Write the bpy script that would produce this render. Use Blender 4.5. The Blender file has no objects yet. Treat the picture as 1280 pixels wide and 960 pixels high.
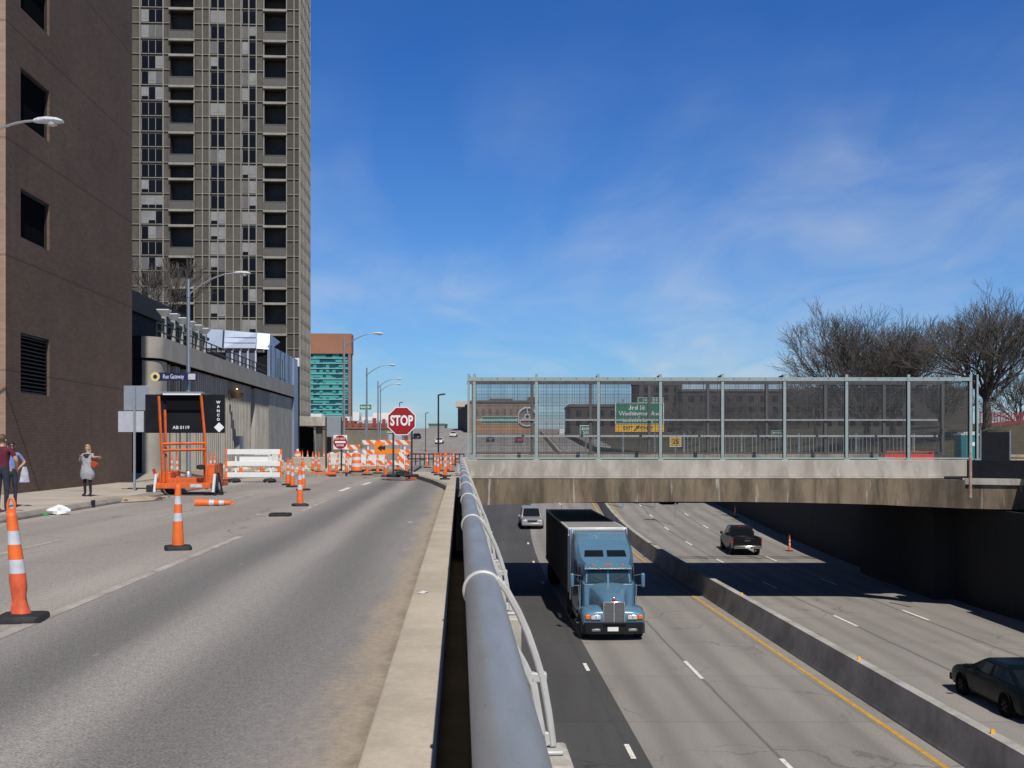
import bpy, bmesh, math, random
from mathutils import Vector, Matrix
random.seed(7)
rad = math.radians
sc = bpy.context.scene
COL = sc.collection

# ------------------------------------------------------------------ camera, sky, sun, exposure
F = 1377.0; CX = 640.0; HY = 557.0; EYE = 1.65
cam_d = bpy.data.cameras.new('camera'); cam = bpy.data.objects.new('camera', cam_d); COL.objects.link(cam)
cam.location = (0, 0, EYE); cam.rotation_euler = (rad(90), 0, 0)
cam_d.sensor_width = 36.0; cam_d.lens = F / 1280 * 36.0
cam_d.shift_y = (HY - 480) / 1280.0
cam_d.clip_start = 0.05; cam_d.clip_end = 12000
sc.camera = cam
SUN_EL = 52.0
ldir = Vector((-0.293, 1.0, 0)).normalized() * math.cos(rad(SUN_EL)) + Vector((0, 0, -math.sin(rad(SUN_EL))))
sun_d = bpy.data.lights.new('sun', 'SUN'); sun = bpy.data.objects.new('sun', sun_d); COL.objects.link(sun)
sun_d.energy = 4.2; sun_d.angle = rad(0.53); sun_d.color = (1.0, 0.95, 0.87)
sun.rotation_euler = ldir.to_track_quat('-Z', 'Y').to_euler()
sun.location = (30, -60, 80)
world = bpy.data.worlds.new('World'); sc.world = world; world.use_nodes = True
wt = world.node_tree; wt.nodes.clear()
def wn(t, **k):
    n = wt.nodes.new(t)
    for a, b in k.items(): setattr(n, a, b)
    return n
w_out = wn('ShaderNodeOutputWorld'); w_bg = wn('ShaderNodeBackground'); w_bg.inputs[1].default_value = 0.070
sky = wn('ShaderNodeTexSky', sky_type='NISHITA', sun_disc=False, sun_elevation=rad(SUN_EL),
         sun_rotation=math.atan2(-ldir.x, -ldir.y), altitude=0.0, air_density=1.0, dust_density=0.6, ozone_density=3.5)
tint = wn('ShaderNodeMix', data_type='RGBA', blend_type='MULTIPLY'); tint.inputs[0].default_value = 1.0
tc = wn('ShaderNodeTexCoord'); sep = wn('ShaderNodeSeparateXYZ')
def wmath(op, a, b=None, clamp=False):
    n = wn('ShaderNodeMath', operation=op, use_clamp=clamp)
    for i, v in enumerate((a, b)):
        if v is None: continue
        if isinstance(v, (int, float)): n.inputs[i].default_value = v
        else: wt.links.new(v, n.inputs[i])
    return n.outputs[0]
wt.links.new(tc.outputs['Generated'], sep.inputs[0])
zz = wmath('MAXIMUM', sep.outputs[2], 0.0)
tr_ = wn('ShaderNodeMapRange'); tr_.inputs[1].default_value = 0.03; tr_.inputs[2].default_value = 0.34; wt.links.new(zz, tr_.inputs[0])
tcol = wn('ShaderNodeMix', data_type='RGBA'); tcol.inputs[6].default_value = (0.80, 1.20, 1.66, 1); tcol.inputs[7].default_value = (0.33, 0.84, 1.60, 1)
tr2 = wn('ShaderNodeMapRange'); tr2.inputs[1].default_value = 0.40; tr2.inputs[2].default_value = 0.72; wt.links.new(zz, tr2.inputs[0])
tc2 = wn('ShaderNodeMix', data_type='RGBA'); tc2.inputs[7].default_value = (0.14, 0.18, 0.25, 1)  # zenith above the frame darkened to weaken the sky's fill light
wt.links.new(tr_.outputs[0], tcol.inputs[0]); wt.links.new(tcol.outputs[2], tc2.inputs[6]); wt.links.new(tr2.outputs[0], tc2.inputs[0]); wt.links.new(tc2.outputs[2], tint.inputs[7])
den = wmath('ADD', zz, 0.12)
cu = wmath('DIVIDE', sep.outputs[0], den); cv = wmath('DIVIDE', sep.outputs[1], den)
cmb = wn('ShaderNodeCombineXYZ'); wt.links.new(cu, cmb.inputs[0]); wt.links.new(cv, cmb.inputs[1])
def wnoise(scale, rot, stretch, det, dist):
    mp = wn('ShaderNodeMapping'); mp.inputs['Rotation'].default_value = (0, 0, rot); mp.inputs['Scale'].default_value = stretch
    wt.links.new(cmb.outputs[0], mp.inputs[0])
    nz = wn('ShaderNodeTexNoise'); nz.inputs['Scale'].default_value = scale; nz.inputs['Detail'].default_value = det
    nz.inputs['Roughness'].default_value = 0.55; nz.inputs['Distortion'].default_value = dist
    wt.links.new(mp.outputs[0], nz.inputs['Vector']); return nz.outputs[0]
n1 = wnoise(0.62, 0.5, (1.0, 0.6, 1), 7, 0.8)
n2 = wnoise(2.2, 0.75, (1.0, 0.5, 1), 10, 0.9)
r1 = wn('ShaderNodeMapRange'); r1.inputs[1].default_value = 0.40; r1.inputs[2].default_value = 0.66; wt.links.new(n1, r1.inputs[0])
r2 = wn('ShaderNodeMapRange'); r2.inputs[1].default_value = 0.26; r2.inputs[2].default_value = 0.75; wt.links.new(n2, r2.inputs[0])
cl = wmath('MULTIPLY', wmath('MULTIPLY', r1.outputs[0], r2.outputs[0]), 1.1, True)
fade = wn('ShaderNodeMapRange'); fade.inputs[1].default_value = 0.08; fade.inputs[2].default_value = 0.36
fade.inputs[3].default_value = 0.85; fade.inputs[4].default_value = 0.05; wt.links.new(sep.outputs[2], fade.inputs[0])
cl = wmath('MULTIPLY', cl, fade.outputs[0], True)
cmix = wn('ShaderNodeMix', data_type='RGBA'); cmix.inputs[7].default_value = (9.0, 9.6, 10.2, 1)
wt.links.new(sky.outputs[0], tint.inputs[6]); wt.links.new(cl, cmix.inputs[0])
wt.links.new(tint.outputs[2], cmix.inputs[6]); wt.links.new(cmix.outputs[2], w_bg.inputs[0]); wt.links.new(w_bg.outputs[0], w_out.inputs[0])
sc.view_settings.view_transform = 'Standard'; sc.view_settings.look = 'None'
sc.view_settings.gamma = 1.0; sc.view_settings.exposure = 0.0; sc.view_settings.use_curve_mapping = False
sc.render.engine = 'CYCLES'
sc.cycles.max_bounces = 6; sc.cycles.diffuse_bounces = 2; sc.cycles.use_denoising = True

# ------------------------------------------------------------------ geometry of the place
ST = math.atan(0.0479)      # heading of the street (z rotation)
TH = math.atan(0.0363)      # heading of the highway
def P(px, py, Y): return Vector(((px - CX) / F * Y, Y, EYE - (py - HY) / F * Y))
def G(px, py, z0=0.0):
    Y = F * (EYE - z0) / (py - HY); return Vector(((px - CX) / F * Y, Y, z0))
def SX(L, Y): return L - 0.0479 * Y
def LS(X, Y): c, s = math.cos(ST), math.sin(ST); return (X * c + Y * s, -X * s + Y * c)
def hz(Y):
    if Y < 65: return -6.0
    if Y < 136: return -6.0 + 0.00035 * (Y - 65) ** 2
    z0 = -6.0 + 0.00035 * 71 ** 2; s0 = 0.0007 * 71
    if Y < 330: return z0 + s0 * (Y - 136)
    z1 = z0 + s0 * 194; t = min(Y - 330, 120)
    return z1 + s0 * t - s0 / 240 * t * t
def hs(Y):
    if Y < 60: return 0.0
    if Y < 120: return 0.0006 * (Y - 60) ** 2
    return 2.16 + 0.03 * (Y - 120)
def HX(Lp, Y): return Lp - 0.0363 * Y + hs(Y)
def H(px, py):
    best = None
    Y = 20.0
    prev = None
    while Y < 500:
        d = (EYE - (py - HY) / F * Y) - hz(Y)
        if prev is not None and prev > 0 >= d: return Vector(((px - CX) / F * Y, Y, hz(Y)))
        prev = d; Y += 0.1
    return Vector(((px - CX) / F * 300, 300, hz(300)))

# ------------------------------------------------------------------ materials
def new_mat(name):
    m = bpy.data.materials.new(name); m.use_nodes = True
    nt = m.node_tree; b = nt.nodes['Principled BSDF']; return m, nt, b
class NT:
    def __init__(s, nt): s.nt = nt
    def n(s, t, **k):
        x = s.nt.nodes.new(t)
        for a, b in k.items(): setattr(x, a, b)
        return x
    def l(s, a, b): s.nt.links.new(a, b)
    def m(s, op, a, b=None, c=None, clamp=False):
        x = s.n('ShaderNodeMath', operation=op, use_clamp=clamp)
        for i, v in enumerate((a, b, c)):
            if v is None: continue
            if isinstance(v, (int, float)): x.inputs[i].default_value = v
            else: s.l(v, x.inputs[i])
        return x.outputs[0]
    def noise(s, vec, scale, det=4, rough=0.55, dist=0.0):
        x = s.n('ShaderNodeTexNoise'); x.inputs['Scale'].default_value = scale; x.inputs['Detail'].default_value = det
        x.inputs['Roughness'].default_value = rough; x.inputs['Distortion'].default_value = dist
        if vec is not None: s.l(vec, x.inputs['Vector'])
        return x.outputs[0]
    def rng(s, v, a, b, c=0.0, d=1.0, smooth=False):
        x = s.n('ShaderNodeMapRange')
        if smooth: x.interpolation_type = 'SMOOTHSTEP'
        for i, q in ((1, a), (2, b), (3, c), (4, d)): x.inputs[i].default_value = q
        s.l(v, x.inputs[0]); return x.outputs[0]
    def mix(s, f, a, b, bt='MIX'):
        x = s.n('ShaderNodeMix', data_type='RGBA', blend_type=bt)
        for i, v in ((0, f), (6, a), (7, b)):
            if isinstance(v, (int, float)): x.inputs[i].default_value = v
            elif isinstance(v, tuple): x.inputs[i].default_value = (*v[:3], 1)
            else: s.l(v, x.inputs[i])
        return x.outputs[2]
    def mapping(s, vec, scale=(1, 1, 1), rot=(0, 0, 0)):
        x = s.n('ShaderNodeMapping'); x.inputs['Scale'].default_value = scale; x.inputs['Rotation'].default_value = rot
        s.l(vec, x.inputs[0]); return x.outputs[0]
    def bump(s, h, strength, dist=0.01):
        x = s.n('ShaderNodeBump'); x.inputs['Strength'].default_value = strength; x.inputs['Distance'].default_value = dist
        s.l(h, x.inputs['Height']); return x.outputs[0]
    def obj(s): return s.n('ShaderNodeTexCoord').outputs['Object']
    def pos(s): return s.n('ShaderNodeNewGeometry').outputs['Position']
    def sepx(s, v):
        x = s.n('ShaderNodeSeparateXYZ'); s.l(v, x.inputs[0]); return x.outputs
    def comb(s, a, b, c):
        x = s.n('ShaderNodeCombineXYZ')
        for i, v in enumerate((a, b, c)):
            if isinstance(v, (int, float)): x.inputs[i].default_value = v
            else: s.l(v, x.inputs[i])
        return x.outputs[0]
def M(name, col, rough=0.6, metal=0.0, var=0.12, vs=4.0, stretch=(1, 1, 1), bump=0.0, bs=60.0, coat=0.0, spec=None, tint=None):
    m, nt, b = new_mat(name); t = NT(nt)
    b.inputs['Roughness'].default_value = rough; b.inputs['Metallic'].default_value = metal
    if coat: b.inputs['Coat Weight'].default_value = coat
    if spec is not None: b.inputs['Specular IOR Level'].default_value = spec
    v = t.mapping(t.obj(), stretch)
    n = t.noise(v, vs, 6, 0.6)
    f = t.rng(n, 0.3, 0.7, 0, 1)
    lo = tuple(c * (1 - var) for c in col); hi = tuple(min(1, c * (1 + var)) for c in col)
    if tint: lo = tint
    t.l(t.mix(f, lo, hi), b.inputs['Base Color'])
    if rough < 0.95 and var > 0.02:
        t.l(t.rng(n, 0.3, 0.7, min(1, rough + 0.08), max(0.03, rough - 0.06)), b.inputs['Roughness'])
    if bump: t.l(t.bump(t.noise(t.obj(), bs, 4), bump), b.inputs['Normal'])
    return m

def street_mat():
    m, nt, b = new_mat('street_surface'); t = NT(nt)
    v = t.obj(); s = t.sepx(v); L = s[0]
    wob = t.m('MULTIPLY', t.m('SUBTRACT', t.noise(t.mapping(v, (1, 0.15, 1)), 0.8, 3), 0.5), 0.55)
    Lw = t.m('ADD', L, wob)
    conc = t.mix(t.rng(t.noise(t.mapping(v, (1, .25, 1)), 0.5, 6), .3, .7), (.270, .242, .213), (.37, .335, .295))
    asph = t.mix(t.rng(t.noise(t.mapping(v, (1, .12, 1)), 1.3, 6), .3, .7), (.205, .192, .180), (.272, .255, .238))
    isa = t.rng(Lw, -4.2, -3.65, 0, 1, True)
    c = t.mix(isa, conc, asph)
    def band(x0, w): return t.m('MULTIPLY', t.rng(t.m('ABSOLUTE', t.m('SUBTRACT', Lw, x0)), 0.0, w, 1, 0, True), isa)
    c = t.mix(t.m('MULTIPLY', band(-3.10, .75), .75), c, (.135, .128, .123))
    c = t.mix(t.m('MULTIPLY', band(-1.55, .75), .70), c, (.150, .142, .135))
    c = t.mix(t.m('MULTIPLY', band(-2.35, .55), .55), c, (.35, .325, .298))
    # thin oil line and tyre darkening of the two pale lanes
    lan = t.m('PINGPONG', t.m('ADD', Lw, 10.0), 1.51)
    c = t.mix(t.m('MULTIPLY', t.rng(lan, .55, 1.0, 0, .35, True), t.m('SUBTRACT', 1.0, isa)), c, (.19, .175, .16))
    # tan silt washed against the kerb
    silt = t.rng(t.m('ADD', Lw, t.m('MULTIPLY', t.noise(t.mapping(v, (1, .4, 1)), 2.2, 5), .55)), -0.70, -0.36, 0, 1, True)
    c = t.mix(t.m('MULTIPLY', silt, .62), c, (.40, .32, .23))
    deep = t.rng(t.m('ADD', L, t.m('MULTIPLY', t.noise(v, 3.0, 6), .35)), -0.44, -0.33, 0, 1, True)
    c = t.mix(t.m('MULTIPLY', deep, .45), c, (.15, .12, .09))
    silt2 = t.rng(t.m('ADD', L, t.m('MULTIPLY', t.noise(t.mapping(v, (1, .4, 1)), 1.2, 5), .8)), -9.3, -9.0, .8, 0, True)
    c = t.mix(silt2, c, (.40, .35, .29))
    # aggregate
    sp = t.noise(v, 55, 3, .7); sp2 = t.noise(v, 14, 4, .7)
    g = t.m('ADD', t.m('MULTIPLY', t.m('MULTIPLY', t.m('SUBTRACT', sp, .5), 2.6), t.rng(Lw, -1.3, -.75, 1.0, .30)), t.m('MULTIPLY', t.m('SUBTRACT', sp2, .5), .9))
    c = t.mix(1.0, c, t.comb(t.m('ADD', 1.0, g), t.m('ADD', 1.0, g), t.m('ADD', 1.0, g)), 'MULTIPLY')
    # pale scuffs
    sc_ = t.rng(t.noise(t.mapping(v, (1.0, .5, 1), (0, 0, .4)), 1.1, 8, .70, .8), .655, .70, 0, .55)
    c = t.mix(sc_, c, (.46, .44, .40))
    # cracks in the old surface
    vo = t.n('ShaderNodeTexVoronoi', feature='DISTANCE_TO_EDGE'); vo.inputs['Scale'].default_value = .23
    dv = t.n('ShaderNodeVectorMath', operation='ADD'); t.l(v, dv.inputs[0])
    nz = t.n('ShaderNodeTexNoise'); nz.inputs['Scale'].default_value = .7; nz.inputs['Detail'].default_value = 6; t.l(v, nz.inputs['Vector'])
    t.l(nz.outputs['Color'], dv.inputs[1]); t.l(dv.outputs[0], vo.inputs['Vector'])
    cr = t.rng(vo.outputs['Distance'], 0.002, 0.006, .55, 0)
    c = t.mix(t.m('MULTIPLY', cr, t.m('SUBTRACT', 1.0, isa)), c, (.12, .105, .09))
    t.l(c, b.inputs['Base Color']); b.inputs['Roughness'].default_value = .88
    t.l(t.bump(sp, .45, .008), b.inputs['Normal'])
    return m
def highway_mat(name, base, tracks):
    m, nt, b = new_mat(name); t = NT(nt)
    uv = t.n('ShaderNodeUVMap').outputs[0]; s = t.sepx(uv); L = s[0]; Y = s[1]
    p = t.pos()
    c = t.mix(t.rng(t.noise(t.mapping(p, (1, .1, 1)), .9, 6), .3, .7), tuple(x * .84 for x in base), tuple(x * 1.1 for x in base))
    wob = t.m('MULTIPLY', t.m('SUBTRACT', t.noise(t.mapping(p, (1, .2, 1)), .6, 4), .5), .25)
    Lw = t.m('ADD', L, wob)
    for x0, w, k, dk in tracks:
        d = t.rng(t.m('ABSOLUTE', t.m('SUBTRACT', Lw, x0)), 0, w, k, 0, True)
        c = t.mix(d, c, tuple(x * dk for x in base))
    j = t.m('PINGPONG', Y, 3.05)
    c = t.mix(t.rng(j, 0.0, .07, .6, 0), c, tuple(x * .5 for x in base))
    vo = t.n('ShaderNodeTexVoronoi', feature='DISTANCE_TO_EDGE'); vo.inputs['Scale'].default_value = .16
    dv = t.n('ShaderNodeVectorMath', operation='ADD'); t.l(p, dv.inputs[0])
    nz = t.n('ShaderNodeTexNoise'); nz.inputs['Scale'].default_value = .5; nz.inputs['Detail'].default_value = 6; t.l(p, nz.inputs['Vector'])
    nm = t.n('ShaderNodeVectorMath', operation='SCALE'); nm.inputs['Scale'].default_value = 2.2; t.l(nz.outputs['Color'], nm.inputs[0]); t.l(nm.outputs[0], dv.inputs[1]); t.l(dv.outputs[0], vo.inputs['Vector'])
    c = t.mix(t.m('MULTIPLY', t.rng(vo.outputs['Distance'], .003, .008, .6, 0), t.rng(t.noise(p, .12, 2), .45, .55, 0, 1)), c, tuple(x * .42 for x in base))
    slab = t.n('ShaderNodeTexWhiteNoise', noise_dimensions='2D'); t.l(t.comb(t.m('FLOOR', t.m('DIVIDE', t.m('ADD', L, .4), 3.62)), t.m('FLOOR', t.m('DIVIDE', Y, 6.1)), 0), slab.inputs['Vector'])
    sg = t.rng(slab.outputs[0], 0, 1, .93, 1.05); c = t.mix(1.0, c, t.comb(sg, sg, sg), 'MULTIPLY')
    blot = t.rng(t.noise(t.mapping(p, (1, .4, 1)), 1.5, 8, .70), .60, .72, 0, .55)
    c = t.mix(blot, c, tuple(x * .5 for x in base))
    sp = t.noise(p, 22, 3, .7); g = t.m('ADD', 1.0, t.m('MULTIPLY', t.m('SUBTRACT', sp, .5), 1.3))
    c = t.mix(1.0, c, t.comb(g, g, g), 'MULTIPLY')
    t.l(c, b.inputs['Base Color']); b.inputs['Roughness'].default_value = .85
    t.l(t.bump(sp, .3, .01), b.inputs['Normal'])
    return m
def brick_mat(name, c1, c2, mortar, joints=()):
    m, nt, b = new_mat(name); t = NT(nt); v = t.obj(); s = t.sepx(v)
    uv = t.comb(t.m('ADD', s[0], s[1]), s[2], 0.0)
    br = t.n('ShaderNodeTexBrick'); br.inputs['Scale'].default_value = 1.0
    br.inputs['Brick Width'].default_value = .30; br.inputs['Row Height'].default_value = .10; br.inputs['Mortar Size'].default_value = .010
    br.inputs['Color1'].default_value = (*c1, 1); br.inputs['Color2'].default_value = (*c2, 1); br.inputs['Mortar'].default_value = (*mortar, 1)
    t.l(uv, br.inputs['Vector'])
    big = t.rng(t.noise(v, .35, 6), .3, .7, .82, 1.16)
    c = t.mix(1.0, br.outputs['Color'], t.comb(big, big, big), 'MULTIPLY')
    st = t.rng(t.noise(t.mapping(v, (1.2, 1.2, .06)), 1.0, 6), .58, .74, 0, .35)
    c = t.mix(st, c, tuple(x * .6 for x in c1))
    for z0 in joints:
        d = t.rng(t.m('ABSOLUTE', t.m('SUBTRACT', s[2], z0)), .03, .05, .45, 0)
        c = t.mix(d, c, tuple(x * .3 for x in c1))
    t.l(c, b.inputs['Base Color']); b.inputs['Roughness'].default_value = .9
    t.l(t.bump(br.outputs['Fac'], .25, .01), b.inputs['Normal'])
    return m
def stained(name, base, dark, pale, kd=.6, kp=.4, sx=1.6, sz=.12):
    m, nt, b = new_mat(name); t = NT(nt); p = t.pos()
    c = t.mix(t.rng(t.noise(p, .7, 7), .3, .7), tuple(x * .85 for x in base), tuple(x * 1.15 for x in base))
    st = t.rng(t.noise(t.mapping(p, (sx, sx, sz)), 1.3, 8, .65, .3), .44, .60, 0, kd)
    c = t.mix(st, c, dark)
    st2 = t.rng(t.noise(t.mapping(p, (sx * 1.7, sx * 1.7, sz * .9)), 1.9, 6, .6), .60, .66, 0, kp)
    c = t.mix(st2, c, pale)
    sp = t.noise(p, 18, 5, .7); g = t.m('ADD', 1.0, t.m('MULTIPLY', t.m('SUBTRACT', sp, .5), .45))
    c = t.mix(1.0, c, t.comb(g, g, g), 'MULTIPLY')
    t.l(c, b.inputs['Base Color']); b.inputs['Roughness'].default_value = .9
    t.l(t.bump(sp, .25, .02), b.inputs['Normal'])
    return m
def cells_mat(name, w, h, a, b_, share, rough=.25):
    m, nt, b = new_mat(name); t = NT(nt); s = t.sepx(t.obj())
    cx = t.m('FLOOR', t.m('DIVIDE', s[0], w)); cz = t.m('FLOOR', t.m('DIVIDE', s[2], h))
    wn_ = t.n('ShaderNodeTexWhiteNoise', noise_dimensions='2D'); t.l(t.comb(cx, cz, 0), wn_.inputs['Vector'])
    big = t.rng(t.noise(t.obj(), .06, 2), .35, .65, -.2, .2)
    c = t.mix(t.m('GREATER_THAN', t.m('ADD', wn_.outputs[0], big), share), a, b_)
    t.l(c, b.inputs['Base Color']); b.inputs['Roughness'].default_value = rough; return m
def worn_paint(name, col, under, lo=.42, hi=.60):
    m, nt, b = new_mat(name); t = NT(nt); p = t.pos()
    f = t.rng(t.noise(t.mapping(p, (1, .5, 1)), 3.5, 9, .72), lo, hi)
    t.l(t.mix(f, under, col), b.inputs['Base Color']); b.inputs['Roughness'].default_value = .85; return m
def panel_mat():
    m, nt, b = new_mat('tower_panels'); t = NT(nt); s = t.sepx(t.obj())
    cx = t.m('FLOOR', t.m('DIVIDE', s[0], 1.32)); cz = t.m('FLOOR', t.m('DIVIDE', t.m('ADD', s[2], .72), 2.795))
    wn_ = t.n('ShaderNodeTexWhiteNoise', noise_dimensions='2D'); t.l(t.comb(cx, cz, 0), wn_.inputs['Vector'])
    wx = t.n('ShaderNodeTexWhiteNoise', noise_dimensions='1D'); t.l(cx, wx.inputs['W'])
    f = t.m('ADD', t.m('MULTIPLY', wx.outputs[0], .7), t.m('MULTIPLY', wn_.outputs[0], .3))
    c = t.mix(f, (.058, .050, .040), (.110, .099, .082))
    g = t.rng(t.noise(t.obj(), 1.5, 5), .3, .7, .85, 1.15)
    c = t.mix(1.0, c, t.comb(g, g, g), 'MULTIPLY')
    t.l(c, b.inputs['Base Color']); b.inputs['Roughness'].default_value = .8
    return m

def glass(name, col=(.03, .035, .045), rough=.08, spec=.5): return M(name, col, rough, 0, .15, .8, spec=spec)
m_street = street_mat()
m_hwy = highway_mat('highway_concrete', (.275, .256, .234), [(x, .55, .45, .62) for x in (5.1, 6.75, 8.5, 10.2, 13.6, 15.3, 17.2, 18.9, 21, 22.6)] + [(7.55, .10, .8, .42), (16.3, .12, .8, .4), (19.85, .12, .8, .4), (12.7, .2, .5, .5), (11.05, .08, .5, .5)])
m_asph = highway_mat('fresh_asphalt', (.072, .070, .070), [(2.0, .6, .3, 1.35), (3.9, .1, .3, .6)])
m_faint = worn_paint('faint_road_paint', (.46, .43, .38), (.28, .25, .21), .36, .62)
m_paint = M('road_paint', (.74, .72, .66), .7, 0, .28, 6)
m_paint_worn = worn_paint('worn_road_paint', (.50, .47, .41), (.25, .22, .185), .36, .62)
m_yellow = M('yellow_road_paint', (.52, .31, .06), .75, 0, .25, 4)
m_walk = stained('sidewalk_concrete', (.44, .385, .32), (.30, .26, .21), (.52, .47, .40), .35, .3, .8, .8)
m_ledge = stained('ledge_concrete', (.50, .43, .335), (.35, .30, .23), (.58, .52, .43), .4, .3, 1.2, 1.2)
m_kerb = stained('kerb_concrete', (.30, .265, .225), (.18, .16, .13), (.42, .39, .34), .5, .3)
m_conc = stained('pale_concrete', (.44, .405, .345), (.25, .225, .175), (.58, .55, .50), .6, .45, .9, .35)
m_beam = stained('stained_beam_concrete', (.210, .163, .108), (.070, .052, .034), (.48, .45, .39), .85, .65, 1.0, .16)
m_dkconc = stained('grimy_concrete', (.16, .155, .14), (.07, .065, .055), (.26, .25, .23), .6, .4)
m_barrier = stained('barrier_concrete', (.43, .415, .38), (.22, .21, .19), (.52, .50, .46), .6, .3, .5, .5)
m_void = stained('shade_dark_concrete', (.016, .0155, .0145), (.009, .009, .009), (.03, .03, .028), .5, .2)  # concrete with the deep shade around the bridge put into its colour
m_brick = brick_mat('shaded_brick', (.128, .079, .052), (.162, .101, .068), (.10, .075, .056), (4.0, 7.6, 11.25, 14.9, 18.5, 22.1))  # darker copy of the brick, shade of the side wall in its colour
m_brick2 = brick_mat('sunlit_brick', (.30, .19, .125), (.36, .235, .16), (.28, .22, .17), (4.0, 7.6, 11.25, 14.9, 18.5, 22.1))  # same brick lightened, sunlight of the front wall in its colour
m_black = M('black_rubber', (.018, .018, .019), .75, 0, .25, 12)
m_dark = M('dark_void', (.010, .010, .011), .9, 0, .01, 3, spec=0.0)
m_glass = glass('dark_glass', (.012, .013, .016), .3, .25)
m_galv = M('galvanised_steel', (.42, .44, .45), .42, .75, .12, 9)
m_pipe = M('pipe_grey_paint', (.30, .31, .31), .42, .25, .16, 9, (1, .12, 1), bump=.05, bs=40)
m_, nt_, b_ = m_pipe, m_pipe.node_tree, m_pipe.node_tree.nodes['Principled BSDF']; tt_ = NT(nt_)
src = b_.inputs['Base Color'].links[0].from_socket; vv = tt_.obj()
chip = tt_.rng(tt_.noise(tt_.mapping(vv, (1, .5, 1)), 38, 5, .7), .66, .70, 0, .8)
drip = tt_.rng(tt_.noise(tt_.mapping(vv, (14, 9, 1.2)), 1.6, 6, .6), .60, .72, 0, .35)
cc_ = tt_.mix(drip, src, (.20, .19, .17)); tt_.l(tt_.mix(chip, cc_, (.17, .12, .085)), b_.inputs['Base Color'])
m_ring = M('pale_grey_paint', (.50, .485, .45), .5, .1, .12, 10)
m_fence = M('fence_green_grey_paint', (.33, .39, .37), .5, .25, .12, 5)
m_fdark = M('fence_shaded_grey', (.13, .125, .12), .6, .2, .15, 5)  # shade put into the fence colour, for post webs and inner fence
m_wire = M('fence_wire', (.085, .085, .083), .5, .4, .15, 5)
m_orange = M('safety_orange', (.88, .16, .018), .55, 0, .10, 9, tint=(.66, .135, .03))
m_orange_f = M('faded_orange', (.72, .12, .045), .55, 0, .20, 9)
m_machine = M('machine_orange_paint', (.76, .135, .02), .48, 0, .12, 5, tint=(.50, .10, .025))
m_white = M('white_paint', (.78, .78, .76), .5, 0, .06, 6)
m_refl = M('reflective_sheeting', (.60, .62, .66), .4, 0, .12, 8, tint=(.42, .43, .45))
m_red = M('sign_red', (.30, .006, .009), .45, 0, .06, 5)
m_signw = M('sign_white', (.80, .79, .77), .45, 0, .04, 5)
m_signback = M('sign_back_aluminium', (.34, .37, .40), .45, .45, .12, 4)
m_green = M('sign_green', (.012, .20, .115), .5, 0, .08, 4)
m_signy = M('sign_yellow', (.86, .46, .015), .5, 0, .06, 4)
m_navy = M('sign_navy', (.012, .018, .10), .5, 0, .08, 4)
m_blackp = M('black_paint', (.016, .018, .022), .5, 0, .2, 4)
m_charcoal = M('charcoal_panel', (.012, .0135, .017), .85, 0, .15, 3, spec=.15)
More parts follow.
